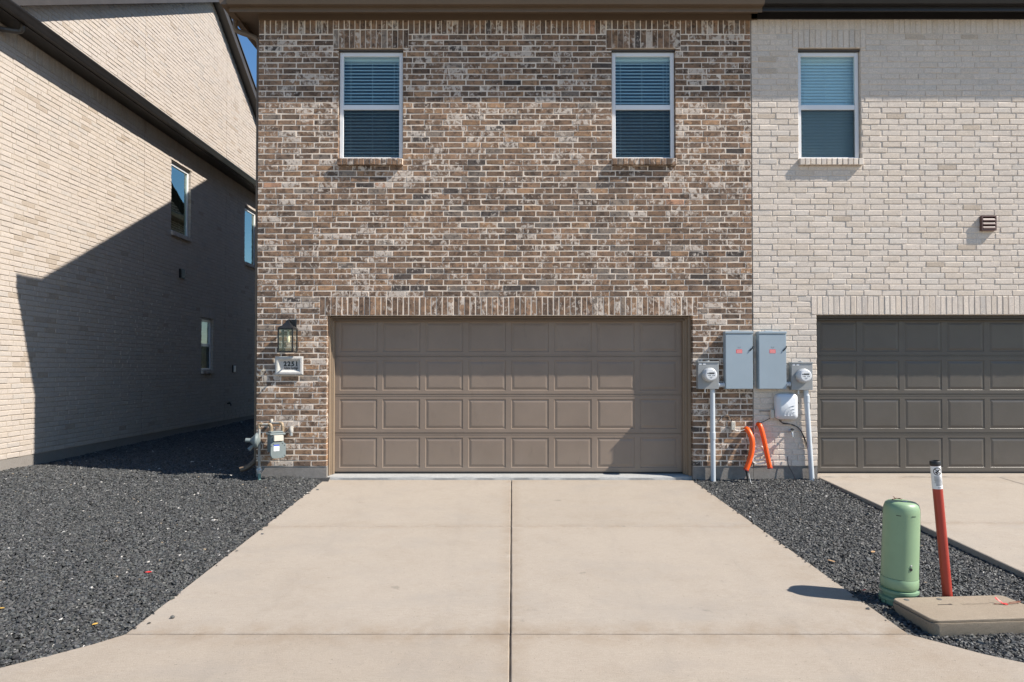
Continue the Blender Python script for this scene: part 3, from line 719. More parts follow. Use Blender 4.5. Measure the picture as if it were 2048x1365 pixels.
FRR = [(2.640, y2), (2.76, -4.86), (2.93, -5.02), (3.15, -5.17), (3.50, -5.33), (3.9, -5.43), (4.6, -5.47), (40, -5.47)]
ap = tag(thing('alley_apron', (0, -5.6, -.4), None, None), kind='structure')
slab('slab', FL + [(-40, -7.2), (-.012 - cj, -7.2), (-.012 - cj, y2)], M['apron'], ap)
slab('slab', [(-.012 + cj, y2), (-.012 + cj, -7.2)] + [(40, -7.2)] + FRR[::-1], M['apron'], ap)
al = MB(); al.box(-40, 40, -14, -7.204, -.50, dz(-7.2)); tag(obj('alley', al, M['apron'], None, 0), kind='structure')
dr2 = tag(thing('driveway', (6.7, -2.5, -.1), None, None), kind='structure')
WT = .035
for i in range(2):
    a, b = ys[i] - (tj if i else 0), ys[i + 1] + tj if i == 0 else -5.46
    slab('slab', [(4.195, a), (4.215, b), (6.66 - cj, b), (6.66 - cj, a)], M['drive'], dr2, WT)
    slab('slab', [(6.66 + cj, a), (6.66 + cj, b), (9.2, b), (9.2, a)], M['drive'], dr2, WT)
def thresh(x0, x1, z, m):
    mb = MB(); prof = [(.30, -.2), (.30, z), (.10, z - .008), (.065, z - .016), (.048, z - .034), (.042, -.2)]
    vs = []; n = 60; k = len(prof)
    for i in range(n + 1):
        x = x0 + (x1 - x0) * i / n
        for (y, zz) in prof: vs.append((x, y + (random.uniform(-.004, .004) if y < .07 else 0), zz + (random.uniform(-.003, .003) if y < .07 and zz > 0 else 0)))
    fs = [(i * k + j, i * k + j + 1, (i + 1) * k + j + 1, (i + 1) * k + j) for i in range(n) for j in range(k - 1)]
    mb.add(vs, fs); return tag(obj('garage_floor', mb, m, None, 40), kind='structure')
thresh(gw[0] - .035, gw[1] + .02, .062, M['sill_conc']); thresh(gw2[0] - .01, gw2[1] + .03, .066, M['drive'])

def pip(poly, x, y):
    ins = np.zeros(len(x), bool); n = len(poly)
    for i in range(n):
        (x0, y0), (x1, y1) = poly[i], poly[(i + 1) % n]
        c = ((y0 > y) != (y1 > y)); t = (x1 - x0) * (y - y0) / ((y1 - y0) if y1 != y0 else 1e-9) + x0
        ins ^= c & (x < t)
    return ins
def wav(x, y): return .010 * np.sin(1.7 * x + .6) * np.cos(1.3 * y) + .006 * np.sin(4.1 * x - 2.2 * y)
def zleft(x, y):
    e = np.clip((np.abs(x + 2.57)) / .5, 0, 1)
    return np.where(y > 0, .052 + .005 * y, .052 * np.exp(np.minimum(y, 0) / .9) * np.clip(e + .25, 0, 1) + .0505 * y - .016 + .008 * e) + wav(x, y) * e
def zright(x, y): return .0505 * y - .022 + .035 * np.exp(np.minimum(y, 0) / .5) + wav(x, y) * .5
BEDL = [(-2.572, .0), (-2.572, -4.745)] + FL[1:6] + [(-5.0, -5.62), (-8.0, -5.62), (-8.0, -.002), (XW, .0), (XW, DEEP + 2), (XL + .01, DEEP + 2), (XL + .01, .002)]
BEDR = [(2.47, .003), (2.47, 0)] + [(rx(y2), -4.745)] + FRR[1:6] + [(4.215, -5.45), (4.195, 0), (4.195, .003)]
def chip_stuff(name, poly, zf, dens, label, smin, smax, spill=0):
    xs = [p[0] for p in poly]; ysl = [p[1] for p in poly]; x0, x1, y0, y1 = min(xs), max(xs), min(ysl), max(ysl)
    n = int((x1 - x0) * (y1 - y0) * dens)
    x = RNG.uniform(x0, x1, n); y = RNG.uniform(y0, y1, n); dep = y + 9.32
    keep = pip(poly, x, y) & (np.abs(x) < .76 * dep + .8)
    keep &= RNG.random(n) < np.clip(np.where(y > 0, (7.0 / dep) ** 1.6, (6.5 / dep) ** .6), 0, 1)
    x, y, dep = x[keep], y[keep], dep[keep]; n = len(x)
    if spill:
        m_ = 46; ye = RNG.uniform(-4.7, -.05, m_); off_ = np.abs(RNG.normal(0, .016, m_)) * np.where(RNG.random(m_) < .12, 4, 1)
        xe = np.where(spill > 0, -2.570 + off_, 2.468 + .036 * -ye - off_)
        x = np.concatenate([x, xe]); y = np.concatenate([y, ye]); dep = y + 9.32; n = len(x)
        zf0 = zf; zf = lambda a, b: np.where(np.arange(len(a)) >= n - m_, .051 * b + .006, zf0(a, b))
    s = RNG.uniform(smin, smax, n) * np.where(RNG.random(n) < .06, 1.45, 1) * np.clip(dep / 8, 1, 2.2)
    base = np.array([(-1, -1, -1), (1, -1, -1), (1, 1, -1), (-1, 1, -1), (-.7, -.6, 1), (.65, -.7, 1), (.7, .6, 1), (-.6, .7, 1)], float)
    v = base[None] + RNG.uniform(-.38, .38, (n, 8, 3))
    v *= (s[:, None] * np.stack([np.ones(n), RNG.uniform(.45, .85, n), RNG.uniform(.18, .42, n)], 1))[:, None, :] * .5
    ya = RNG.uniform(0, 6.283, n); a = RNG.normal(0, .30, n); b = RNG.normal(0, .30, n)
    def rotm(ax, an):
        c, s_ = np.cos(an), np.sin(an); m = np.zeros((n, 3, 3)); i, j = [(1, 2), (0, 2), (0, 1)][ax]
        m[:, ax, ax] = 1; m[:, i, i] = c; m[:, j, j] = c; m[:, i, j] = -s_; m[:, j, i] = s_; return m
    m = rotm(2, ya) @ rotm(0, a) @ rotm(1, b); v = np.einsum('nij,nkj->nki', m, v)
    v += np.stack([x, y, zf(x, y) + RNG.uniform(-.006, .008, n)], 1)[:, None, :]
    me = bpy.data.meshes.new(name); me.vertices.add(n * 8); me.vertices.foreach_set('co', v.astype('f').ravel())
    q = np.array([(4, 5, 6, 7), (0, 1, 5, 4), (1, 2, 6, 5), (2, 3, 7, 6), (3, 0, 4, 7)])
    idx = (q[None] + (np.arange(n) * 8)[:, None, None]).reshape(-1)
    me.loops.add(len(idx)); me.loops.foreach_set('vertex_index', idx.astype('i'))
    me.polygons.add(n * 5); me.polygons.foreach_set('loop_start', (np.arange(n * 5) * 4).astype('i'))
    me.polygons.foreach_set('loop_total', np.full(n * 5, 4, 'i'))
    g0 = RNG.uniform(.018, .080, n); col = np.stack([g0 * RNG.uniform(.95, 1.06, n), g0 * 1.03, g0 * RNG.uniform(.96, 1.08, n), np.ones(n)], 1)
    k = RNG.random(n); col[k < .004, :3] = (.40, .385, .36); col[(k > .006) & (k < .0075), :3] = (.24, .19, .13); col[(k > .012) & (k < .05), :3] *= 1.5
    at = me.color_attributes.new('tone', 'FLOAT_COLOR', 'POINT'); at.data.foreach_set('color', np.repeat(col, 8, 0).astype('f').ravel())
    me.materials.append(M['chip']); me.shade_flat(); me.update(calc_edges=True); me.validate()
    o = inst(name, me, None, (0, 0, 0)); return tag(o, label, 'gravel', kind='stuff')
def bed_base(name, poly, zf):
    xs = [p[0] for p in poly]; ysl = [p[1] for p in poly]; st = .12
    gx = np.arange(min(xs) - st, max(xs) + st, st); gy = np.arange(min(ysl) - st, max(ysl) + st, st)
    mb = MB(); X, Y = np.meshgrid(gx, gy); Z = zf(X.ravel(), Y.ravel()) - .014
    inside = pip(poly, X.ravel(), Y.ravel())
    mb.v = list(zip(X.ravel(), Y.ravel(), np.minimum(Z, np.where(Y.ravel() < 0, .051 * Y.ravel() - .012, 9)))); w = len(gx)
    ii = inside.reshape(X.shape)
    for j in range(len(gy) - 1):
        for i in range(w - 1):
            if ii[j, i] or ii[j, i + 1] or ii[j + 1, i] or ii[j + 1, i + 1]: mb.f.append((j * w + i, j * w + i + 1, (j + 1) * w + i + 1, (j + 1) * w + i))
    used = sorted({k for f in mb.f for k in f}); mp = {k: n for n, k in enumerate(used)}
    mb.v = [tuple(map(float, mb.v[k])) for k in used]; mb.f = [tuple(mp[k] for k in f) for f in mb.f]
    return tag(obj(name, mb, M['soil'], None, 0), kind='structure')
bed_base('gravel_bed', BEDL, zleft); bed_base('gravel_bed', BEDR, zright)
chip_stuff('slate_gravel', BEDL, zleft, 5400, 'broad bed of black slate chip gravel left of the driveway and between the houses', .013, .031, 1)
chip_stuff('slate_gravel', BEDR, zright, 5800, 'narrow strip of black slate chip gravel between the two driveways', .013, .031, -1)

# ------------------------------------------------------------------ things on the brown wall
# lantern
cx, zb, zt, yf, yb_ = -3.013, 1.748, 2.056, -.250, -.062; hw = .094
t = thing('wall_lantern', (cx, -.15, zb), 'black metal lantern with clear glass on the brown brick wall above the house number', 'lantern')
mb = MB(); e = .0085
for x in (cx - hw, cx + hw):
    for y in (yf, yb_): mb.box(x - e, x + e, y - e, y + e, zb, zt)
for z in (zb, zt):
    for y in (yf, yb_): mb.box(cx - hw + e, cx + hw - e, y - e * .8, y + e * .8, z - e, z + e)
    for x in (cx - hw, cx + hw): mb.box(x - e * .8, x + e * .8, yf + e, yb_ - e, z - e, z + e)
obj('frame', mb, M['black_metal'], t, 0)
mb = MB(); ym = (yf + yb_) / 2
def frust(z0, a0, b0, z1, a1, b1):
    vs = [(cx + sx * a, ym + sy * b, z) for z, a, b in ((z0, a0, b0), (z1, a1, b1)) for sx, sy in ((-1, -1), (1, -1), (1, 1), (-1, 1))]
    mb.add(vs, [(3, 2, 1, 0), (4, 5, 6, 7)] + [(i, (i + 1) % 4, 4 + (i + 1) % 4, 4 + i) for i in range(4)])
frust(zt + .006, .108, .108, zt + .040, .070, .070); frust(zt + .041, .060, .060, zt + .085, .026, .026); frust(zt + .086, .02, .02, zt + .112, .016, .016)
obj('roof', mb, M['black_metal'], t, 0)
mb = MB(); mb.box(cx - .045, cx + .075, -.030, -.005, zt + .005, zt + .135, .004); mb.tube(curve([(cx + .015, -.03, zt + .10), (cx, -.09, zt + .125), (cx, ym, zt + .112)]), .009, 8); obj('wall_bracket', mb, M['black_metal'], t)
for (a, b, c, d, n) in ((cx - hw + e, cx + hw - e, yf, yf, 0), (cx - hw, cx - hw, yf + e, yb_ - e, 0), (cx + hw, cx + hw, yf + e, yb_ - e, 0)):
    mb = MB(); mb.box(a - .0015 * (a == b), b + .0015 * (a == b), c - .0015 * (c == d), d + .0015 * (c == d), zb + e, zt - e); obj('pane', mb, M['glass_clear'], t, 0)
mb = MB(); mb.lathe([(.004, 0), (.016, .012), (.022, .045), (.021, .075), (.014, .10), (.013, .125)], (cx + .01, ym, zb + .115)); obj('bulb', mb, M['bulb'], t)
mb = MB(); mb.lathe([(.015, 0), (.016, .05), (.012, .06)], (cx + .01, ym, zb + .24)); mb.tube([(cx + .01, ym, zb + .29), (cx + .01, ym, zt)], .006, 6); obj('socket', mb, M['brass'], t)
# plaque
x0, x1, z0, z1 = -3.222, -2.842, 1.438, 1.688
t = thing('address_plaque', ((x0 + x1) / 2, 0, z0), 'cast stone address plaque reading 2251 under the wall lantern', 'plaque')
mb = MB(); rg = [(0, 0), (0, -.012), (.016, -.020), (.036, -.020), (.066, .010)]; vs = []
for ins, y in rg: vs += [(x0 + ins, y, z0 + ins), (x1 - ins, y, z0 + ins), (x1 - ins, y, z1 - ins), (x0 + ins, y, z1 - ins)]
vs = [(x, y + .003 * 0 - (.004 if i < 4 else 0) * 0, z) for i, (x, y, z) in enumerate(vs)]
mb.add(vs, [(i * 4 + k, i * 4 + (k + 1) % 4, i * 4 + 4 + (k + 1) % 4, i * 4 + 4 + k) for i in range(len(rg) - 1) for k in range(4)] + [tuple(range(16, 20))])
mb.v = [(a, b - .022, c) for a, b, c in mb.v]
obj('stone_frame', mb, M['cast'], t, 0)
xc = (x0 + x1) / 2 + .018
mb = MB()
for k, ch in enumerate('2251'):
    b2 = shift(text_mesh(ch, .086, .0034, 1.0), xc - .078 + .052 * k, -.0145, 1.584); mb.add(b2.v, b2.f)
mb.box(xc + .060, xc + .096, -.0152, -.0135, 1.5535, 1.5595)
obj('house_number', mb, M['ink'], t, 0)
mb = shift(text_mesh('Adena Springs', .050, .0012, .66), xc + .002, -.0145, 1.530); obj('street_name', mb, M['ink'], t, 0)

# gas meter with riser, regulator
t = thing('gas_meter', (-3.385, -.16, .03), 'grey gas meter with weathered pipes and regulator at the left corner of the brown wall', 'gas meter')
Y = -.16; XR_ = -3.387
mb = MB(); mb.tube([(XR_ + .012, Y, -.04), (XR_ + .008, Y, .12)], .019, 12); obj('riser_base', mb, M['verdigris'], t)
mb = MB(); mb.tube([(XR_ + .008, Y, .12), (XR_, Y, .76)], .0165, 12)
for z, r in ((.29, .022), (.31, .023), (.455, .025), (.47, .022)): mb.lathe([(r * .9, 0), (r, .006), (r, .016), (r * .9, .022)], (XR_ + .005, Y, z), n=12)
obj('riser_pipe', mb, M['gas_pipe'], t)
mb = MB(); mb.lathe([(.02, -.028), (.032, -.02), (.034, 0), (.032, .02), (.02, .028)], (XR_ + .007, Y, .165), (0, 1, 0), 14); mb.box(XR_ - .012, XR_ + .03, Y - .05, Y - .022, .14, .175, .004); mb.lathe([(.026, 0), (.026, .09)], (XR_ + .007, Y, .12), n=12); obj('shutoff_valve', mb, M['steel'], t)
mb = MB(); ze = .775
mb.tube(curve([(XR_, Y, .735), (XR_, Y, .765), (XR_ + .012, Y, ze), (XR_ + .045, Y, ze)]), .022, 12); mb.lathe([(.025, 0), (.025, .02)], (XR_, Y, .725), n=12)
mb.tube(curve([(XR_ + .125, Y, ze), (XR_ + .150, Y, ze - .005), (XR_ + .160, Y, ze - .03)]), .021, 12); mb.tube([(XR_ + .160, Y, ze - .025), (XR_ + .160, Y, .675)], [.024, .022], 12)
mb.tube(curve([(XR_ + .25, Y + .07, ze + .01), (XR_ + .285, Y + .06, ze + .005), (XR_ + .298, Y + .05, ze - .03)]), .021, 12); mb.tube([(XR_ + .298, Y + .05, ze - .025), (XR_ + .298, Y + .05, .675)], [.024, .022], 12)
obj('elbow_fittings', mb, M['rust'], t)
mb = MB(); mb.tube([(XR_ + .04, Y, ze), (XR_ + .13, Y, ze)], .016, 12); mb.tube([(XR_ + .13, Y + .09, ze + .012), (XR_ + .26, Y + .07, ze + .012)], .016, 12)
mb.tube(curve([(XR_ + .12, Y + .15, ze + .045), (XR_ + .13, Y + .10, ze + .045), (XR_ + .135, Y + .088, ze + .01)]), .020, 10)
obj('manifold_pipe', mb, M['gas_pipe'], t)
cxm, cym, zm0 = -3.165, Y + .0, .375
mb = MB(); mb.box(cxm - .088, cxm + .088, cym - .075, cym + .085, zm0 + .03, .64, .016); mb.rot(38, (cxm, cym, 0)); obj('meter_body', mb, M['gas_grey'], t)
mb = MB(); mb.box(cxm - .105, cxm + .105, cym - .09, cym + .09, .635, .662, .008); mb.box(cxm - .085, cxm + .085, cym - .06, cym + .06, .662, .685, .008); mb.rot(38, (cxm, cym, 0)); obj('meter_top', mb, M['gas_grey'], t)
mb = MB(); oct_ = [(-.07, -.105), (.07, -.105), (.10, -.075), (.10, .075), (.07, .105), (-.07, .105), (-.10, .075), (-.10, -.075)]
mb.prism([(cxm + p, .44 + q) for p, q in oct_], 'y', cym - .108, cym - .076)
for p, q in oct_: mb.lathe([(.010, 0), (.010, .006)], (cxm + p * .88, cym - .108, .44 + q * .88), (0, -1, 0), 6)
mb.rot(38, (cxm, cym, 0)); obj('diaphragm_cover', mb, M['gas_grey'], t)
mb = MB(); mb.box(cxm - .06, cxm + .065, cym - .118, cym - .078, .56, .635, .004); mb.rot(38, (cxm, cym, 0)); obj('index_box', mb, M['beige'], t)
mb = MB(); mb.box(cxm - .062, cxm + .012, cym - .1105, cym - .1085, .430, .495); mb.rot(38, (cxm, cym, 0)); obj('sticker', mb, M['paper'], t)
mb = MB(); mb.box(cxm - .062, cxm + .012, cym - .1108, cym - .1086, .496, .515); mb.rot(38, (cxm, cym, 0)); obj('sticker_band', mb, M['blue_ink'], t)
mb = MB(); rc_ = (XR_ - .035, Y - .005, .56)
mb.lathe([(.03, -.05), (.06, -.035), (.095, -.022), (.100, -.012), (.100, .006), (.085, .022), (.05, .05), (.032, .07), (.028, .075), (.028, .135), (.022, .14)], rc_, (-.93, -.20, .05), 22)
mb.tube([(rc_[0] + .055, Y, .545), (XR_, Y, .53)], .026, 10); mb.tube([(rc_[0] - .03, Y - .01, .50), (rc_[0] - .09, Y - .03, .44)], [.02, .03], 10)
obj('regulator', mb, M['gas_grey'], t)
# stub out to the right of the meter
t = thing('pipe_elbow', (-2.99, 0, .70), 'pale pipe elbow sticking out of the brown bricks right of the gas meter', 'pipe')
mb = MB(); mb.tube(curve([(-3.00, .01, .715), (-2.995, -.05, .715), (-2.985, -.075, .69), (-2.982, -.08, .66)]), .026, 10); obj('elbow', mb, M['gas_pipe'], t)
mb = MB(); mb.tube([(-2.982, -.08, .668), (-2.982, -.082, .63)], .021, 10); mb.lathe([(.024, 0), (.024, .016)], (-2.982, -.081, .615), n=6); obj('plug', mb, M['steel'], t)

# ------------------------------------------------------------------ electric gear across the party joint
def breaker(x0, x1, zt, zb, label):
    t = thing('breaker_panel', ((x0 + x1) / 2, 0, zb), label, 'breaker panel', 'breaker panels either side of the party joint')
    d = .108
    mb = MB(); mb.box(x0, x1, -d + .012, -.006, zb, zt, .003); obj('enclosure', mb, M['panel_grey'], t)
    mb = MB(); mb.box(x0 - .004, x1 + .004, -d - .006, -.005, zt - .018, zt + .012, .003); mb.box(x0 + .10, x0 + .20, -.075, -.02, zt + .012, zt + .024, .003); obj('rain_hood', mb, M['panel_grey'], t)
    mb = MB(); mb.box(x0 + .004, x1 - .004, -d, -d + .011, zb + .004, zt - .034, .003); o = obj('door', mb, M['panel_grey'], t)
    mb = MB(); mb.tube([(x1 - .045, -d - .004, zb + .515), (x1 - .012, -d - .012, zb + .555), (x1 - .004, -d - .012, zb + .58)], .007, 8); obj('latch', mb, M['black_metal'], o)
    xc = x0 + .185
    mb = MB(); mb.box(xc - .040, xc + .040, -d - .0012, -d - .0003, zb + .485, zb + .535); obj('warning_label', mb, M['red_label'], o, 0)
    mb = MB()
    for k in range(3): mb.box(xc - .034, xc + .034, -d - .0018, -d - .0014, zb + .493 + k * .014, zb + .4965 + k * .014)
    obj('label_text', mb, M['paper'], o, 0)
    mb = MB(); mb.box(xc - .016, xc + .016, -d - .0012, -d - .0003, zb + .556, zb + .558); mb.box(xc - .016, xc - .0145, -d - .0012, -d - .0003, zb + .558, zb + .574); mb.box(xc + .0145, xc + .016, -d - .0012, -d - .0003, zb + .558, zb + .574); obj('outline_mark', mb, M['ink'], o, 0)
breaker(2.882, 3.254, 2.016, 1.245, 'tall grey breaker panel with red label mounted on the brown bricks, left of the pair')
breaker(3.332, 3.706, 2.012, 1.245, 'tall grey breaker panel with red label mounted on the pale bricks, right of the pair')
def emeter(x0, x1, zt, zb, px, pbx, label, coup):
    t = thing('electric_meter', ((x0 + x1) / 2, 0, .02), label, 'electric meter', 'electric meters with conduits')
    d = .10
    mb = MB(); mb.box(x0, x1, -d, -.006, zb, zt, .004); mb.box(x0 - .003, x1 + .003, -d - .008, -.005, zt - .012, zt + .006, .003); mb.lathe([(.03, 0), (.028, .012)], ((x0 + x1) / 2, -.05, zt + .006), n=14); obj('meter_box', mb, M['meter_grey'], t)
    c = ((x0 + x1) / 2 + .006, -d, zb + .195)
    mb = MB(); mb.lathe([(.098, 0), (.100, .016), (.094, .024)], c, (0, -1, 0), 28); obj('socket_ring', mb, M['steel'], t)
    mb = MB(); mb.lathe([(.086, .02), (.086, .085), (.080, .10), (.070, .106), (.0, .107)], c, (0, -1, 0), 28); g = obj('meter_dome', mb, M['telecom'], t)
    yy = -d - .1085
    mb = MB(); mb.lathe([(.066, 0), (.066, .0012)], (c[0], yy + .001, c[2]), (0, -1, 0), 26); f = obj('dial_face', mb, M['white_plastic'], g)
    mb = MB(); mb.box(c[0] - .028, c[0] + .045, yy - .0022, yy - .0010, c[2] + .012, c[2] + .030); mb.box(c[0] - .050, c[0] - .034, yy - .0022, yy - .0010, c[2] + .014, c[2] + .026)
    for a, b in ((-.040, -.034), (-.022, -.006), (.018, .024), (.034, .048)): mb.box(c[0] + a, c[0] + b, yy - .0022, yy - .0010, c[2] - .012, c[2] - .003)
    obj('display', mb, M['ink'], g, 0)
    mb = MB(); mb.box(c[0] - .02, c[0] + .022, yy - .0022, yy - .0010, c[2] - .03, c[2] - .0275); mb.box(c[0] - .014, c[0] + .016, yy - .0022, yy - .0010, c[2] - .043, c[2] - .040); obj('dial_text', mb, M['ink'], g, 0)
    mb = MB(); mb.box(x0 + .012, x0 + .052, -d - .0016, -d - .0004, zt - .042, zt - .020); mb.box(x0 + .064, x0 + .104, -d - .0016, -d - .0004, zt - .042, zt - .020); obj('sticker', mb, M['paper'], t, 0)
    mb = MB(); mb.box(x0 + .0525, x0 + .0635, -d - .0016, -d - .0004, zt - .042, zt - .020); obj('sticker_mark', mb, M['ink'], t, 0)
    mb = MB(); mb.tube([(pbx[0], -.055, -.02), (px, -.055, zb + .002)], .033, 16); obj('conduit', mb, M['pvc'], t)
    mb = MB(); k = coup; mb.lathe([(.035, 0), (.038, .004), (.038, .10), (.035, .104)], (pbx[0] + (px - pbx[0]) * k, -.055, zb * k), n=16); obj('coupling', mb, M['pvc'], t)
    mb = MB(); mb.box(px - .105, px - .088, -.055, -.035, zb - .055, zb, .003); obj('seal_tag', mb, M['white_plastic'], t, 0)
emeter(2.512, 2.792, 1.614, 1.245, 2.717, (2.722,), 'electric meter box with a straight conduit on the brown bricks beside the taupe garage door', .45)
emeter(3.775, 4.060, 1.605, 1.232, 3.985, (4.06,), 'electric meter box with slightly slanted conduit on pale bricks beside the charcoal garage door', .86)
for (a, b, z, l) in ((2.796, 2.878, 1.30, 'short grey conduit nipple joining the left meter box and breaker panel'), (3.710, 3.771, 1.31, 'short grey conduit nipple joining the right breaker panel and meter box')):
    mb = MB(); mb.tube([(a, -.055, z), (b, -.055, z)], .030, 12); mb.lathe([(.036, 0), (.036, .015)], (a + .001, -.055, z), (1, 0, 0), 12); mb.lathe([(.036, 0), (.036, .015)], (b - .016, -.055, z), (1, 0, 0), 12); tag(obj('conduit_nipple', mb, M['pvc']), l, 'conduit')
# telecom box with its embossed arcs
x0, x1, z0, z1 = 3.568, 3.866, .834, 1.182
t = thing('telecom_box', ((x0 + x1) / 2, 0, z0), 'silver grey rounded telecom box with embossed arcs under the right breaker panel', 'telecom box')
def rrect(x0, x1, z0, z1, r, n=6):
    p = []
    for cx_, cz_, a in ((x1 - r, z1 - r, 0), (x0 + r, z1 - r, 90), (x0 + r, z0 + r, 180), (x1 - r, z0 + r, 270)):
        for k in range(n + 1): w = R(a + 90 * k / n); p.append((cx_ + r * math.cos(w), cz_ + r * math.sin(w)))
    return p
mb = MB(); lv = [(0, -.006, .055), (0, -.075, .055), (.012, -.095, .05), (.045, -.108, .03), (.052, -.112, .025)]; vs = []
for ins, y, r in lv: vs += [(a, y, b) for a, b in rrect(x0 + ins, x1 - ins, z0 + ins, z1 - ins, r)]
n = len(vs) // len(lv); mb.add(vs, [(i * n + k, i * n + (k + 1) % n, i * n + n + (k + 1) % n, i * n + n + k) for i in range(len(lv) - 1) for k in range(n)] + [tuple(range(n * (len(lv) - 1), n * len(lv)))])
bx_ = obj('cover', mb, M['telecom'], t, 50)
mb = MB(); mb.box(x0 + .01, x1 - .01, -.07, -.003, z0 + .03, z1 - .03); obj('base', mb, M['telecom'], t, 0)
mb = MB(); cxa, cza = x1 - .060, z0 + .055
for r_ in (.135, .092, .050):
    mb.tube([(cxa - r_ * math.cos(R(a)), -.113, cza + r_ * math.sin(R(a))) for a in range(0, 91, 9)], .0048, 6)
    mb.tube([(cxa - r_, -.113, cza), (cxa - r_ + .018, -.113, cza)], .0048, 6)
obj('embossed_arcs', mb, M['telecom'], bx_, 50)
mb = MB(); mb.tube([(x1 - .004, -.05, z0 + .215), (x1 + .018, -.05, z0 + .225)], .009, 8); obj('padlock', mb, M['black_metal'], t)
# small boxes
for (x, z, l) in ((3.005, .745, 'small beige junction box on the brown bricks near the orange conduits'), (3.535, .905, 'small beige junction box beside the silver telecom box on the pale bricks')):
    t = thing('junction_box', (x, 0, z - .06), l, 'junction box', 'small beige junction boxes')
    mb = MB(); mb.box(x - .026, x + .026, -.050, -.005, z - .06, z + .06, .006); obj('housing', mb, M['beige'], t)
    mb = MB(); mb.lathe([(.005, 0), (.005, .003)], (x + .008, -.050, z - .025), (0, -1, 0), 8); mb.lathe([(.004, 0), (.004, .003)], (x + .004, -.05, z + .03), (0, -1, 0), 8); obj('screw', mb, M['steel'], t)
# orange conduits
def corr(pts, r):
    p = curve(pts, 14); return p, [r * (1 + .035 * (i % 2)) for i in range(len(p))]
for pts, l, tail in (([(3.195, .02, .705), (3.200, -.06, .68), (3.225, -.12, .58), (3.222, -.14, .45), (3.185, -.15, .30), (3.130, -.16, .165)], 'orange flexible conduit curving down the brown bricks with a black cable out of its end', True),
                     ([(3.352, .02, .770), (3.365, -.05, .745), (3.392, -.09, .60), (3.425, -.10, .42), (3.452, -.11, .27), (3.470, -.115, .185)], 'straighter orange conduit hanging down the pale bricks, right of the curved one', False)):
    t = thing('orange_conduit', (pts[-1][0], pts[-1][1], pts[-1][2]), l, 'conduit', 'orange conduits out of the wall')
    p, rr = corr(pts, .034 if tail else .030); mb = MB(); mb.tube(p, rr, 14); obj('sleeve', mb, M['orange'], t, 60)
    mb = MB(); e = Vector(pts[-1]); d_ = (e - Vector(pts[-2])).normalized(); mb.lathe([(.036, -.012), (.037, -.008), (.037, .004), (.032, .006)], e, d_, 14); obj('end_collar', mb, M['red_post'], t)
    if tail:
        mb = MB(); mb.tube(curve([e, e + Vector((.015, 0, -.07)), e + Vector((.03, .0, -.20))]), .012, 8); obj('cable_tail', mb, M['black_cable'], t)
        mb = MB(); mb.tube(curve([(3.165, -.17, .12), (3.175, -.20, .03), (3.185, -.26, -.03)]), .0035, 5); obj('wire_tail', mb, M['white_cable'], t)
# cable coil
t = thing('cable_coil', (3.335, -.03, .30), 'loose coil of white cable on the wall between the orange conduits', 'cable')
mb = MB()
for k in range(5):
    rx_, rz_ = .085 + .006 * k, .060 + .007 * (k % 3); c0 = (3.330 + .006 * k, -.040 - .012 * k, .395 - .022 * k + .02 * (k % 2))
    mb.tube([(c0[0] + rx_ * math.cos(w), c0[1], c0[2] + rz_ * math.sin(w) + .02 * math.cos(w)) for w in [i * 2 * math.pi / 22 for i in range(23)]], .009, 6, False)
obj('coil', mb, M['white_cable'], t)
mb = MB()
for k in range(2):
    mb.tube(curve([(3.285 + .01 * k, -.02, .62), (3.31, -.05, .50 - .02 * k), (3.37, -.07, .48), (3.36, -.06, .60), (3.30, -.05, .64 + .01 * k), (3.265, -.04, .55), (3.30, -.045, .44)]), .0045, 5)
obj('loose_loop', mb, M['white_cable'], t)
# cables
mb = MB(); mb.tube(curve([(3.62, -.05, .835), (3.66, -.05, .79), (3.78, -.03, .765), (3.90, -.03, .71), (3.98, -.04, .55), (4.02, -.05, .33), (4.03, -.06, .12), (4.10, -.10, -.01)]), .0065, 6)
mb.tube(curve([(3.64, -.06, .835), (3.68, -.04, .775), (3.82, -.03, .76), (3.93, -.04, .66), (3.985, -.05, .45)]), .005, 6)
tag(obj('black_cable', mb, M['black_cable']), 'black cable looping from under the telecom box down beside the right conduit', 'cable')
mb = MB(); mb.tube(curve([(3.51, -.03, .85), (3.42, -.02, .80), (3.33, -.02, .76), (3.31, -.02, .70)]), .004, 5); tag(obj('grey_wire', mb, M['black_cable']), 'thin dark wire from the right junction box down to the orange conduits', 'cable')
mb = MB(); mb.tube(curve([(3.36, -.025, .945), (3.44, -.02, .945), (3.512, -.025, .945)]), .004, 5); tag(obj('grey_wire', mb, M['black_cable']), 'short dark wire stub left of the right junction box', 'cable')
mb = MB(); mb.tube(curve([(3.03, -.03, .69), (3.09, -.03, .675), (3.17, -.04, .70), (3.22, -.05, .72)]), .004, 5); tag(obj('white_wire', mb, M['white_cable']), 'thin pale wire from the left junction box to the curved orange conduit', 'cable')
mb = MB(); mb.tube(curve([(2.80, -.02, .78), (2.83, -.015, .84), (2.90, -.012, .88), (2.96, -.012, .88), (2.985, -.02, .82), (2.99, -.03, .72)]), .004, 5); tag(obj('grey_wire', mb, M['black_cable']), 'thin dark wire looping on the brown bricks from the left conduit to the junction box', 'cable')
mb = MB(); mb.tube(curve([(3.74, -.03, .33), (3.745, -.04, .22), (3.79, -.06, .12), (3.83, -.10, 0.0)]), .0045, 5); tag(obj('black_wire', mb, M['black_cable']), 'thin black wire running into the gravel below the outdoor tap', 'cable')
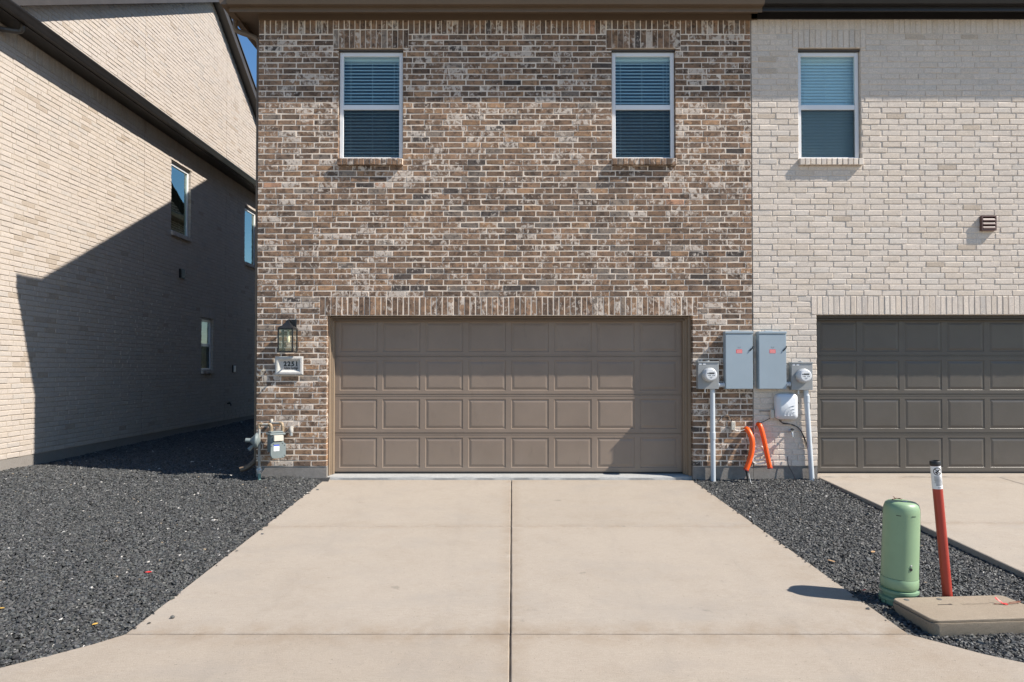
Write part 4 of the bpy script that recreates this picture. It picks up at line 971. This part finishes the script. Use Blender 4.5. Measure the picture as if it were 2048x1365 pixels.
# hose tap
t = thing('hose_tap', (3.79, 0, .70), 'small chrome outdoor tap on the pale bricks below the telecom box', 'tap')
mb = MB(); mb.lathe([(.028, 0), (.024, .008), (.013, .012), (.013, .06), (.018, .062), (.018, .085)], (3.785, -.004, .672), (0, -1, 0), 14); mb.tube(curve([(3.785, -.07, .667), (3.785, -.085, .64), (3.785, -.09, .60)]), .014, 10); obj('spout', mb, M['steel'], t)
mb = MB(); mb.lathe([(.024, 0), (.026, .006), (.022, .012)], (3.785, -.085, .695), (0, -.4, .9), 10); obj('handle', mb, M['black_metal'], t)
# dryer vent on the pale wall
x0, x1, z0, z1 = 6.402, 6.602, 3.405, 3.605
t = thing('louvred_vent', ((x0 + x1) / 2, 0, z0), 'maroon plastic louvred vent on the pale brick wall at the right', 'vent')
mb = MB(); mb.box(x0, x1, -.055, -.004, z1 - .016, z1); mb.box(x0, x0 + .016, -.055, -.004, z0, z1 - .016); mb.box(x1 - .016, x1, -.055, -.004, z0, z1 - .016); mb.box(x0 + .016, x1 - .016, -.055, -.004, z0, z0 + .014); mb.box(x0 + .016, x1 - .016, -.012, -.004, z0 + .014, z1 - .016); obj('hood', mb, M['maroon'], t, 0)
for k in range(3):
    za = z0 + .018 + k * .053; mb = MB(); mb.prism([(-.058, za), (-.052, za), (-.024, za + .050), (-.034, za + .052), (-.052, za + .035), (-.060, za + .012)], 'x', x0 + .018, x1 - .018); obj('louvre', mb, M['maroon'], t, 40)

# ------------------------------------------------------------------ things on the left house wall
t = thing('wall_vent', (XW, 5.61, 3.50), 'small dark vent on the shadowed side wall of the left house', 'vent')
mb = MB(); mb.box(XW + .006, XW + .05, 5.51, 5.71, 3.50, 3.70, .004); obj('hood', mb, M['black_metal'], t)
mb = MB()
for k in range(3): mb.box(XW + .0505, XW + .058, 5.53, 5.69, 3.52 + k * .06, 3.56 + k * .06)
obj('louvre', mb, M['bronze'], t, 0)
t = thing('outlet_cover', (XW, 8.5, 1.44), 'white covered outdoor outlet on the left house wall near its far control joint', 'outlet')
mb = MB(); mb.box(XW + .006, XW + .03, 8.38, 8.52, 1.42, 1.62, .004); obj('plate', mb, M['black_metal'], t)
mb = MB(); mb.box(XW + .0305, XW + .055, 8.40, 8.50, 1.44, 1.60, .006); obj('cover', mb, M['white_plastic'], t)
t = thing('hose_tap', (XW, 8.1, .62), 'dark outdoor tap low on the shadowed wall of the left house', 'tap')
mb = MB(); mb.tube(curve([(XW, 8.1, .64), (XW + .06, 8.1, .64), (XW + .09, 8.1, .62), (XW + .095, 8.1, .575)]), .018, 8); obj('spout', mb, M['black_metal'], t)
mb = MB(); mb.lathe([(.035, 0), (.035, .012)], (XW + .07, 8.1, .665), (0, 0, 1), 10); obj('handle', mb, M['black_metal'], t)

# ------------------------------------------------------------------ pedestal, post, handhole in the right gravel strip
gz = lambda y: .0505 * y - .022
t = thing('utility_pedestal', (2.905, -4.155, gz(-4.155) - .045), 'pale green round utility pedestal standing in the gravel beside the driveway edge', 'utility pedestal')
o = WL[t.name]
def at(mb, k=1.0, kz=1.0): mb.v = [(a * k + o.x, b * k + o.y, c * kz + o.z) for a, b, c in mb.v]; return mb
mb = MB(); mb.lathe([(.141, .255), (.140, .30), (.138, .76), (.135, .80), (.124, .832), (.105, .846), (.08, .852), (.0, .853)], (0, 0, 0), n=40); dome = obj('dome', at(mb, .90, .945), M['green'], t, 40)
mb = MB(); mb.lathe([(.128, .165), (.140, .178), (.143, .185), (.143, .249), (.141, .252), (.12, .252)], (0, 0, 0), n=40); obj('collar', at(mb, .90, .945), M['green'], t, 40)
mb = MB(); mb.lathe([(.140, -.05), (.140, .075), (.150, .08), (.150, .098), (.122, .105), (.122, .135), (.148, .140), (.148, .158), (.126, .164)], (0, 0, 0), n=40)
obj('base', at(mb, .90, .945), M['green_dark'], t, 40)
mb = MB()
for a in range(0, 360, 30): 
    w = R(a); mb.box(.1395, .146, -.008, .008, -.02, .074) if a == 0 else None
    b2 = MB(); b2.box(.1405, .149, -.010, .010, -.03, .0745); b2.rot(a, (0, 0, 0)); mb.add(b2.v, b2.f)
obj('base_rib', at(mb, .90, .945), M['green_dark'], t, 0)
mb = MB(); mb.lathe([(.012, 0), (.012, .003)], (.045, -.133, .345), (.32, -.95, 0), 12); obj('lock_hole', at(mb, .90, .945), M['ink'], dome)
mb = MB(); mb.lathe([(.008, 0), (.006, .004)], (.047, -.1325, .372), (.32, -.95, 0), 10); obj('lock_screw', at(mb, .90, .945), M['steel'], dome)
mb = MB(); mb.lathe([(.022, 0), (.020, .004), (.012, .005)], (.015, -.02, .852), n=14); obj('top_bolt', at(mb, .90, .945), M['steel'], dome)
mb = MB()
for a in (-62, -14):
    b2 = MB(); b2.box(-.018, .018, -.139, -.1365, .752, .757); b2.rot(a + 38, (0, 0, 0)); mb.add(b2.v, b2.f)
obj('vent_slit', at(mb, .90, .945), M['ink'], dome, 0)
spin(t, .6, 2.0, -14)
t = thing('twig', (2.90, -4.145, .62), 'small red brown twig lying on top of the green pedestal', 'twig'); t.location.z = gz(-4.155) + .765
mb = MB(); o = WL[t.name]
mb.tube([(o.x - .03, o.y, o.z), (o.x + .01, o.y + .01, o.z + .008), (o.x + .045, o.y, o.z + .002)], .003, 5); mb.tube([(o.x, o.y, o.z + .004), (o.x - .015, o.y + .01, o.z + .02)], .003, 5); mb.tube([(o.x + .015, o.y, o.z + .006), (o.x + .02, o.y - .02, o.z + .012)], .003, 5); obj('stem', mb, M['twig'], t)

t = thing('marker_post', (3.232, -4.235, gz(-4.235) - .02), 'leaning red orange marker post with black cap and white warning label', 'marker post')
o = WL[t.name]; r0 = .0335; H = 1.10
mb = MB(); mb.lathe([(r0, -.08), (r0, H - .033)], (0, 0, 0), n=28); obj('tube', at(mb), M['red_post'], t, 40)
mb = MB(); mb.lathe([(r0 + .0025, H - .034), (r0 + .003, H - .031), (r0 + .003, H - .004), (r0, H), (r0 - .006, H), (r0 - .008, H - .010), (0, H - .012)], (0, 0, 0), n=28); obj('cap', at(mb), M['black_cable'], t, 40)
A0 = -90 - 12                                               # label faces the camera
def cyl(s, z, rr): w = R(A0) + s / r0; return (rr * math.cos(w), rr * math.sin(w), z)
def patch(mb, s0, s1, z0, z1, rr, n=12):
    vs = []
    for i in range(n + 1):
        s = s0 + (s1 - s0) * i / n; vs += [cyl(s, z0, rr), cyl(s, z1, rr)]
    mb.add(vs, [(2 * i, 2 * i + 2, 2 * i + 3, 2 * i + 1) for i in range(n)])
mb = MB(); patch(mb, -.062, .062, H - .205, H - .036, r0 + .0008, 24); obj('label_sheet', at(mb), M['paper'], t, 60)
mb = MB(); zc = H - .074; nn = 28
vs = [cyl(q * math.cos(2 * math.pi * k / nn), zc + q * math.sin(2 * math.pi * k / nn), r0 + .0016) for k in range(nn) for q in (.0235, .029)]
mb.add(vs, [(2 * k, 2 * ((k + 1) % nn), 2 * ((k + 1) % nn) + 1, 2 * k + 1) for k in range(nn)])
def stroke(a, b, w, lift=.0018):
    d = Vector((b[0] - a[0], b[1] - a[1])).normalized(); p = Vector((-d.y, d.x)) * w; m_ = []
    for q in range(7):
        s = a[0] + (b[0] - a[0]) * q / 6, a[1] + (b[1] - a[1]) * q / 6; m_ += [cyl(s[0] + p.x, zc + s[1] + p.y, r0 + lift), cyl(s[0] - p.x, zc + s[1] - p.y, r0 + lift)]
    mb.add(m_, [(2 * i, 2 * i + 2, 2 * i + 3, 2 * i + 1) for i in range(6)])
stroke((-.019, .019), (.019, -.019), .0028); stroke((.014, .014), (-.012, -.010), .0034, .0020); stroke((-.014, -.002), (-.002, -.018), .0045, .0022); stroke((.0, .006), (.012, .010), .004, .0024)
for i, (a, b) in enumerate(((-.026, .012), (-.026, .030), (-.026, .034), (-.026, .030), (-.024, .032), (-.026, .036), (-.018, .036), (-.018, .034))):
    patch(mb, a, b, H - .1155 - i * .0088, H - .1122 - i * .0088 , r0 + .0016, 8)
patch(mb, -.006, .016, H - .196, H - .193, r0 + .0016, 6)
obj('label_print', at(mb), M['ink'], t, 0)
spin(t, 1.0, -5.3, 0)

t = thing('handhole_box', (3.205, -4.505, gz(-4.5) - .015), 'tan polymer concrete handhole box with lid beside the green pedestal', 'handhole')
o = WL[t.name]; hx, hy = .435, .225
mb = MB(); lv = [(.022, -.02, .05), (0, .075, .05), (0, .092, .05)]; vs = []
for ins, z, r in lv: vs += [(a, b, z) for a, b in rrect(-hx + ins, hx - ins, -hy + ins, hy - ins, r)]
n = len(vs) // 3; mb.add(vs, [(i * n + k, i * n + (k + 1) % n, i * n + n + (k + 1) % n, i * n + n + k) for i in range(2) for k in range(n)] + [tuple(range(2 * n, 3 * n))]); obj('box', at(mb), M['poly'], t, 40)
mb = MB(); lv = [(.006, .0955, .046), (.004, .110, .046), (.010, .116, .042)]; vs = []
for ins, z, r in lv: vs += [(a, b, z) for a, b in rrect(-hx + ins, hx - ins, -hy + ins, hy - ins, r)]
mb.add(vs, [tuple(range(n - 1, -1, -1))] + [(i * n + k, i * n + (k + 1) % n, i * n + n + (k + 1) % n, i * n + n + k) for i in range(2) for k in range(n)] + [tuple(range(2 * n, 3 * n))]); lid = obj('lid', at(mb), M['poly'], t, 40)
for (x, y) in ((-.345, .17), (-.10, .165)):
    mb = MB(); mb.lathe([(.019, 0), (.017, .003), (.008, .0035)], (x, y, .1162), n=14); obj('lid_bolt', at(mb), M['stone'], lid)
mb = MB(); mb.box(-.19, -.10, .052, .060, .1161, .1172); mb.box(-.105, -.085, .050, .066, .1161, .1175); obj('pull_slot', at(mb), M['ink'], lid, 0)
mb = MB()
for k in range(13): mb.box(-.01 + k * .016, .0 + k * .016, .040 + .004 * (k % 2), .070 - .004 * (k % 3), .1161, .1172)
obj('raised_mark', at(mb), M['poly'], lid, 0)
spin(t, 0, 0, 4.5)
t = thing('marker_ribbon', (3.47, -4.46, -.145), 'red ribbon on a bent wire lying on the tan handhole lid', 'ribbon')
o = WL[t.name]; o.z = gz(-4.5) + .102; t.location.z = o.z
mb = MB(); mb.tube(curve([(-.06, 0, .004), (0, .0, .006), (.07, .005, .006), (.13, .015, .012), (.14, .03, .012), (.06, .02, .006)]), .0028, 5); obj('wire', at(mb), M['twig'], t)
mb = MB(); mb.add([(-.03, .03, .03), (-.018, .036, .038), (.005, .008, .012), (.012, .0, .006), (.03, -.012, .010), (.026, -.02, .003), (.0, -.01, .004), (-.012, .008, .014)], [(0, 1, 2, 7), (7, 2, 3, 6), (3, 4, 5, 6)]); mb.add([(x * .9 - .004, y + .004, z + .004) for x, y, z in mb.v], [tuple(reversed(f)) for f in mb.f]); obj('ribbon', at(mb), M['red_cloth'], t, 0)

# ------------------------------------------------------------------ litter
def leaf(x, y, z, s, m, label, cat='leaf', rz=0.0, name='leaf'):
    mb = MB(); prof = [(-1, 0, .1), (-.5, .38, .18), (.1, .42, .22), (.7, .2, .15), (1, 0, .05), (.7, -.22, .2), (.1, -.44, .1), (-.5, -.36, .15)]
    c, q = math.cos(rz), math.sin(rz)
    up = [(x + s * (a * c - b * q), y + s * (a * q + b * c), z + s * h + .006) for a, b, h in prof]
    mb.add(up + [(a, b, h - .002) for a, b, h in up], [tuple(range(8)), tuple(range(15, 7, -1))] + [(i, (i + 1) % 8, 8 + (i + 1) % 8, 8 + i) for i in range(8)])
    tag(obj(name, mb, m, None, 0), label, cat)
zl = lambda x, y: float(zleft(np.array([x]), np.array([y]))[0]); zr_ = lambda x, y: float(zright(np.array([x]), np.array([y]))[0])
leaf(-3.02, -3.62, zl(-3.02, -3.62) + .01, .028, M['red_cloth'], 'bright red plastic scrap lying on the left gravel bed', 'litter', .3, 'plastic_scrap')
leaf(-2.85, -4.62, zl(-2.85, -4.62) + .012, .022, M['leaf_y'], 'orange yellow leaf on the gravel nearest the driveway flare', 'leaf', 1.1)
leaf(-3.67, -4.38, zl(-3.67, -4.38) + .012, .020, M['leaf_y'], 'yellow leaf at the left edge of the gravel bed', 'leaf', .2)
leaf(3.30, -3.05, zr_(3.30, -3.05) + .012, .035, M['leaf_b'], 'tan leaf on the gravel strip behind the marker post', 'leaf', .8)
leaf(2.80, -3.30, zr_(2.80, -3.3) + .012, .040, M['leaf_b'], 'tan leaf on the gravel strip near the driveway edge', 'leaf', 2.1)
leaf(2.72, -4.02, zr_(2.72, -4.02) + .03, .022, M['red_cloth'], 'small red scrap at the foot of the green pedestal', 'litter', .6, 'plastic_scrap')
mb = MB(); mb.lathe([(.004, -.012), (.014, -.006), (.016, .0), (.010, .008), (.003, .011)], (-2.38, -4.50, dz(-4.5) + .010), (.2, .1, 1), 7); tag(obj('pebble', mb, M['stone'], None, 0), 'dark pebble lying on the concrete at the left edge of the driveway', 'pebble')
